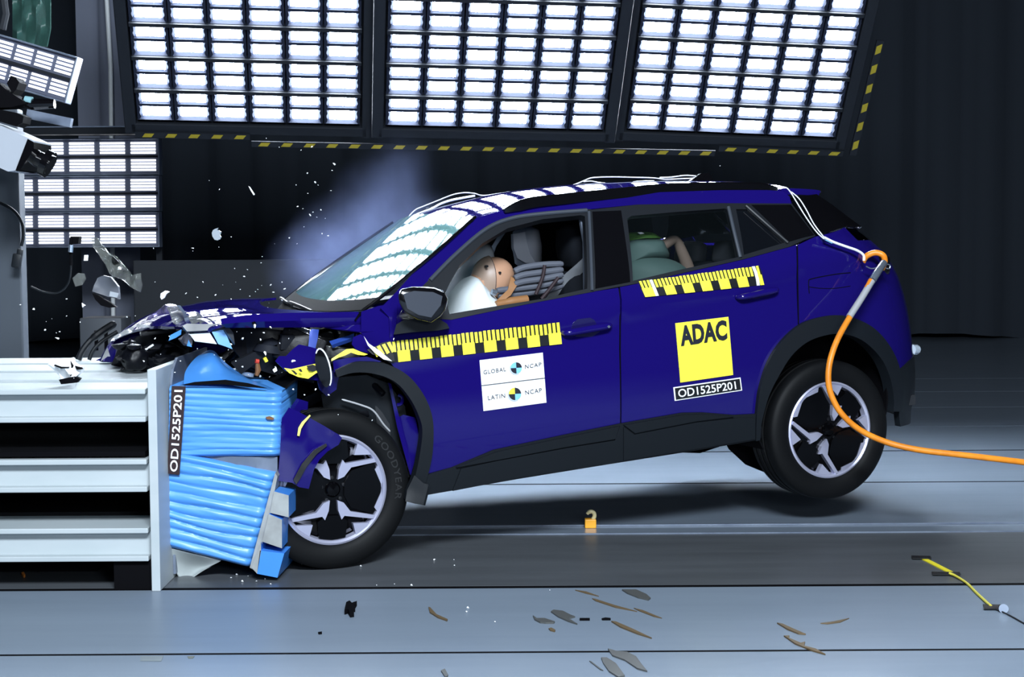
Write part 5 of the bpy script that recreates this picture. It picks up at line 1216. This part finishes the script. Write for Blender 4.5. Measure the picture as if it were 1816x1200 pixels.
def floor_piece(name, label, px, m, h=.006, cat='fragment', grp=None, curl=.0):
    mb = MB(); P0 = [gp(x, y, 0) for x, y in px]; c = sum(P0, Vector()) / len(P0)
    n = len(px); top = [p + Vector((0, 0, h + curl * ((p - c).length))) for p in P0]; bot = [p + Vector((0, 0, .0008 + curl * ((p - c).length))) for p in P0]
    tri = [list(t) for t in tessellate_polygon([[Vector((p.x, p.y, 0)) for p in P0]])]
    mb.add(top + bot, tri + [[i + n for i in t][::-1] for t in tri] + [[i, (i + 1) % n, (i + 1) % n + n, i + n] for i in range(n)])
    o = mb.build(name, m, smooth=0); tag(o, label, cat, grp); return o
floor_piece('plastic_shard', 'black star-shaped plastic shard on the floor in front of the front wheel', [(611, 1090), (614, 1076), (620, 1073), (624, 1077), (633, 1074), (629, 1081), (630, 1085), (624, 1086), (628, 1094), (621, 1095), (617, 1088)], 'black', .02)
floor_piece('plastic_splinter', 'curved brown-edged splinter on the floor right of the black star shard', [(760, 1078), (763, 1079), (774, 1091), (794, 1100), (793, 1102), (776, 1096), (762, 1087)], 'splint', .006)
floor_piece('plastic_flake', 'ragged grey-brown flake left of the pair on the floor', [(945, 1093), (952, 1098), (966, 1098), (984, 1104), (982, 1106), (968, 1106), (958, 1105), (948, 1100)], 'flake')
floor_piece('plastic_flake', 'broad oval grey flake with torn end on the floor', [(977, 1086), (982, 1083), (998, 1085), (1012, 1092), (1020, 1095), (1008, 1098), (1024, 1108), (1008, 1103), (990, 1095)], 'flake')
floor_piece('plastic_flake', 'tiny orange-brown flake below the ragged flake', [(973, 1116), (978, 1115), (985, 1119), (984, 1121), (976, 1119)], 'splint')
floor_piece('plastic_chip', 'short black chip beside the broad oval flake', [(1028, 1098), (1046, 1098), (1046, 1100.5), (1028, 1100.5)], 'black')
floor_piece('plastic_chip', 'short black chip right of its twin on the floor', [(1067, 1098.5), (1074, 1097), (1083, 1098), (1083, 1100), (1068, 1100)], 'black')
floor_piece('plastic_splinter', 'long orange-brown pointed splinter on the middle of the floor', [(1084, 1103), (1092, 1104), (1120, 1116), (1156, 1133), (1130, 1125), (1100, 1113)], 'splint')
floor_piece('plastic_flake', 'oval grey flake lying against the upper floor joint', [(1103, 1047), (1128, 1047), (1146, 1055), (1154, 1062), (1150, 1065), (1132, 1061), (1112, 1053)], 'flake')
floor_piece('plastic_splinter', 'thin splinter nearest the upper floor joint', [(1020, 1047), (1040, 1050), (1062, 1058), (1040, 1053)], 'splint', .004)
floor_piece('plastic_splinter', 'thin dark-headed splinter below the upper joint', [(1050, 1062), (1056, 1063), (1090, 1074), (1130, 1085), (1092, 1078), (1056, 1066)], 'splint', .004)
floor_piece('plastic_splinter', 'thin splinter right of the long dark-headed one', [(1124, 1079), (1140, 1083), (1174, 1097), (1160, 1094), (1134, 1084)], 'splint', .004)
floor_piece('plastic_flake', 'big leaf-shaped grey flake at the bottom edge of the floor', [(1066, 1168), (1076, 1168), (1092, 1178), (1108, 1200), (1096, 1202), (1080, 1192), (1070, 1178)], 'flake')
floor_piece('plastic_flake', 'large pointed grey flake crossing the lower floor joint', [(1078, 1152), (1092, 1156), (1112, 1158), (1128, 1166), (1138, 1180), (1148, 1192), (1130, 1187), (1108, 1172), (1086, 1164)], 'flake')
floor_piece('plastic_flake', 'small dark flake at the bottom edge left of the leaf-shaped one', [(782, 1191), (789, 1188), (795, 1199), (790, 1203)], 'flake')
floor_piece('plastic_splinter', 'thin dark splinter left of the leaf-shaped flake', [(1045, 1173), (1049, 1174), (1070, 1190), (1064, 1188)], 'flake', .004)
floor_piece('plastic_splinter', 'brown splinter above the lower joint on the right', [(1378, 1106), (1388, 1108), (1410, 1118), (1429, 1126), (1416, 1125), (1396, 1117)], 'splint')
floor_piece('plastic_splinter', 'forked brown splinter lying on the lower joint on the right', [(1390, 1129), (1400, 1129), (1399, 1133), (1420, 1142), (1428, 1140), (1426, 1147), (1446, 1152), (1464, 1162), (1440, 1155), (1410, 1143)], 'splint')
floor_piece('plastic_splinter', 'thin pale brown splinter above the forked one', [(1455, 1106), (1478, 1103), (1506, 1097), (1490, 1104), (1468, 1107)], 'splint', .004)
floor_piece('plastic_chip', 'tiny black chip on the floor below the star-shaped shard', [(564, 1123), (571, 1122), (571, 1124.5), (565, 1125)], 'black')
floor_piece('tape_patch', 'pale grey tape patch on the lower floor joint at left', [(249, 1164), (290, 1163.5), (286, 1172.5), (249, 1172)], mat('tape_grey', (.17, .20, .21), .5), .002, 'tape')
floor_piece('tape_patch', 'small olive tape patch right of the pale one on the joint', [(833, 1163), (845, 1163), (843, 1167), (834, 1167)] if False else [(332, 1164), (345, 1164), (342, 1167.5), (334, 1167.5)], mat('tape_olive', (.13, .13, .09), .5), .002, 'tape')
floor_piece('orange_chip', 'tiny orange chip on the dark floor under the white barrier', [(38, 1020), (42, 1018), (45, 1023), (42, 1025)], mat('chip_orange', (.85, .28, .05), .4), .012)
# ------------------------------------------------------------------ fragments in the air
def air(name, label, px, Y, m, th=.02, cr=.01, cat='fragment', grp=None, seed=1):
    o = sheet(name, [yp(p[0], p[1], Y + (p[2] if len(p) > 2 else 0)) for p in px], m, None, th, .02, cr, 20, seed); return tag(o, label, cat, grp)
air('flying_fragment', 'pale grey rounded fragment with a notch, flying before the black curtain', [(379, 408), (382, 406), (388, 404), (385, 408), (389, 408), (393, 411), (391, 416), (393, 420), (391, 424), (387, 426), (382, 425), (378, 419), (377, 413)], 7.4, 'machine', .02, 0)
bpy.data.objects['flying_fragment'].data.materials[0] = mat('fragment_grey', (.30, .34, .38), .5)
air('flying_fragment', 'thin white streak-like sliver flying high before the black curtain', [(441, 330), (444, 332), (452, 345), (450, 346), (445, 338)], 7.4, 'speck', .006, 0)
air('flying_fragment', 'long twisted clear plastic strip flying above the bonnet nose', [(163, 422), (175, 421), (186, 440), (192, 447), (205, 455), (220, 470), (233, 488), (250, 484), (252, 505), (248, 518), (230, 508), (214, 495), (196, 485), (188, 468), (178, 452), (166, 437)], 7.3, 'clear', .012, .06, seed=4)
air('flying_fragment', 'dark broken strip along the clear plastic strip', [(180, 440), (190, 446), (210, 460), (226, 482), (214, 488), (198, 470)], 7.33, 'gloss', .012, .03, seed=5)
t = thing('flying_headlamp_piece', 'smoky translucent lamp shell with black base flying behind the barrier', 'fragment')
sheet('shell', [yp(x, y, 7.4) for x, y in ((170, 505), (176, 492), (186, 488), (200, 491), (212, 508), (214, 530), (196, 526), (167, 516))], mat('smoky_shell', (.10, .11, .135), .45, alpha=.85), t, .03, .02, .02, 18, 6)
sheet('base_rail', [yp(x, y, 7.38) for x, y in ((166, 519), (180, 526), (198, 536), (209, 544), (196, 545), (182, 541), (172, 531))], 'black', t, .03, .02)
sheet('tag_plate', [yp(x, y, 7.36) for x, y in ((196, 516), (211, 520), (208, 528), (194, 525))], 'silverpl', t, .004, .02, .01)
air('flying_fragment', 'white two-lobed fragment flying over the bonnet nose', [(286, 520), (294, 515), (302, 517), (296, 521), (292, 528), (287, 531), (285, 527)], 7.2, 'speck', .012, .01, seed=7)
t = thing('broken_lamp_piece', 'crumpled white and black lamp piece resting on the barrier top', 'fragment')
def lampbit(nm, px, Y, m, th, cr, seed): return sheet(nm, [yp(p[0], p[1], Y) for p in px], m, t, th, .02, cr, 20, seed)
lampbit('shell', [(94, 643), (104, 636), (118, 638), (128, 634), (134, 642), (150, 650), (148, 658), (140, 668), (128, 676), (112, 672), (102, 658)], 6.42, 'sticker', .05, .05, 8)
lampbit('bracket', [(108, 672), (136, 666), (146, 670), (140, 677), (112, 680)], 6.38, 'black', .03, .01, 9)
for i, q in enumerate(([(98, 646), (110, 650), (124, 650), (123, 652), (110, 653), (97, 648)], [(126, 640), (131, 648), (128, 662), (138, 672), (134, 674), (124, 664), (128, 648)], [(134, 648), (146, 651), (148, 654), (137, 655)])):
    lampbit('crack', q, 6.36, 'black', .01, 0, 10 + i)
t = thing('hanging_microphone', 'black box on a thin stalk below the stacked lamp panels', 'microphone')
MB().prism([(124, 419), (140, 419), (139, 432), (128, 433)], lambda a, b, e: yp(a, b, 7.6) + Vector((0, e, 0)), 0, .05).build('head', 'black', t, smooth=0)
MB().tube([yp(126, 422, 7.6), yp(125, 440, 7.6), yp(126, 470, 7.6)], .008, 8).build('stalk', 'black', t); MB().tube([yp(126, 434, 7.58), yp(125, 447, 7.58)], .012, 8).build('clip', 'clamp', t)
MB().tube(spline([yp(126, 470, 7.6), yp(122, 500, 7.6), yp(105, 518, 7.6), yp(80, 518, 7.6), yp(55, 508, 7.6)], 6), .005, 6).build('lead', 'plastic', t)
air('flying_fragment', 'white cube-like chip flying under the stacked lamp panels', [(151, 452), (157, 452), (156, 462), (150, 462)], 7.3, 'speck', .015, 0)
air('flying_fragment', 'small pale triangular chip flying left of the smoky lamp shell', [(146, 537), (152, 541), (147, 545)], 7.2, 'speck', .01, 0)
air('flying_fragment', 'dark glassy flake with a pale rim flying beside the smoky lamp shell', [(129, 493), (140, 484), (150, 485), (152, 494), (146, 505), (134, 508)], 7.5, 'clear', .01, .02, seed=12)
air('flying_fragment', 'small pale blue shard flying right of the blue flap', [(484, 655), (490, 650), (492, 657), (487, 660)], 6.3, 'speck', .01, 0)
# countless small specks: separate chips, the same in each cloud
protos = []
for k in range(5):
    v, f = irregular(.0062 + .001 * k, 50 + k, (1, .8, 1.1)); me = bpy.data.meshes.new('speck'); me.from_pydata([tuple(p) for p in v], [], f); me.materials.append(M['speck']); protos.append(me)
def cloud(pxs, Y, dY, sc_, label, grp, seed):
    rr = random.Random(seed)
    for (x, y) in pxs:
        o = bpy.data.objects.new('glass_speck', rr.choice(protos)); C.objects.link(o); o.location = yp(x, y, Y + rr.uniform(-dY, dY))
        s_ = sc_ * rr.choice((.22, .26, .3, .34, .42, .6)); o.scale = (s_, s_, s_ * rr.uniform(.7, 1.8)); o.rotation_euler = (rr.uniform(0, 3), rr.uniform(0, 3), rr.uniform(0, 3))
        tag(o, label, 'speck', grp)
rr = random.Random(11)
sky = [(472, 245), (371, 320), (389, 336), (525, 328), (545, 307), (546, 343), (587, 338), (559, 323), (564, 328), (593, 291), (589, 302), (528, 366), (537, 370), (555, 376), (550, 381), (562, 385), (577, 387), (539, 402), (513, 422), (527, 432), (410, 420), (388, 438), (342, 440), (342, 445), (463, 466), (416, 476), (439, 478), (465, 455), (553, 260), (534, 266), (495, 261), (1277, 294), (487, 432), (569, 372), (571, 414), (582, 418)]
cloud(sky, 7.2, .4, .8, 'tiny white glass speck flying before the black curtain', 'flying specks', 1)
low = [(418, 500), (426, 513), (433, 490), (457, 513), (464, 506), (485, 518), (443, 525), (382, 523), (350, 527), (480, 505), (500, 500), (505, 512), (360, 500), (395, 505), (410, 530), (475, 545), (477, 537), (500, 532), (453, 517), (330, 520)]
cloud(low, 6.9, .25, .8, 'tiny white glass speck flying just above the blue bonnet', 'specks above the bonnet', 2)
wr = [(420, 588), (446, 590), (452, 578), (470, 626), (488, 650), (462, 602), (418, 640), (430, 650), (405, 620), (430, 600), (480, 580), (496, 608), (512, 600), (500, 660), (478, 668), (440, 664), (520, 690), (540, 700), (468, 590), (398, 640), (380, 629), (300, 596), (275, 600), (255, 640), (285, 628), (350, 618), (320, 640), (310, 660), (560, 690), (583, 700), (520, 640), (450, 580), (410, 610), (600, 735), (660, 745)]
cloud(wr, 6.42, .06, .9, 'tiny white glass speck flying around the wrecked front corner', 'specks at the wreck', 3)
le = [(80, 585), (82, 570), (92, 565), (102, 600), (142, 571), (36, 540), (118, 530), (118, 560), (60, 548), (100, 590), (272, 440), (275, 500), (240, 560), (225, 562), (106, 588)]
cloud(le, 6.9, .3, .9, 'tiny white glass speck flying in the gap behind the barrier', 'specks behind the barrier', 4)
fl_ = [(640, 1003), (700, 1035), (668, 1037), (730, 1037), (805, 992), (770, 992), (806, 1002), (830, 1077), (878, 1102), (440, 1021), (455, 1030), (470, 1026), (420, 1018), (480, 1035), (410, 1024), (430, 1030), (828, 1084), (621, 1078), (975, 1046), (535, 1000), (550, 1004), (610, 1001)]
def fcloud():
    r2 = random.Random(9)
    for x, y in fl_:
        o = bpy.data.objects.new('floor_speck', r2.choice(protos)); C.objects.link(o); o.location = gp(x, y, .004); s_ = r2.uniform(.3, .6); o.scale = (s_, s_, s_ * .6); tag(o, 'tiny white glass speck lying on the floor near the front wheel', 'speck', 'specks on the floor')
fcloud()
bpy.context.view_layer.update()
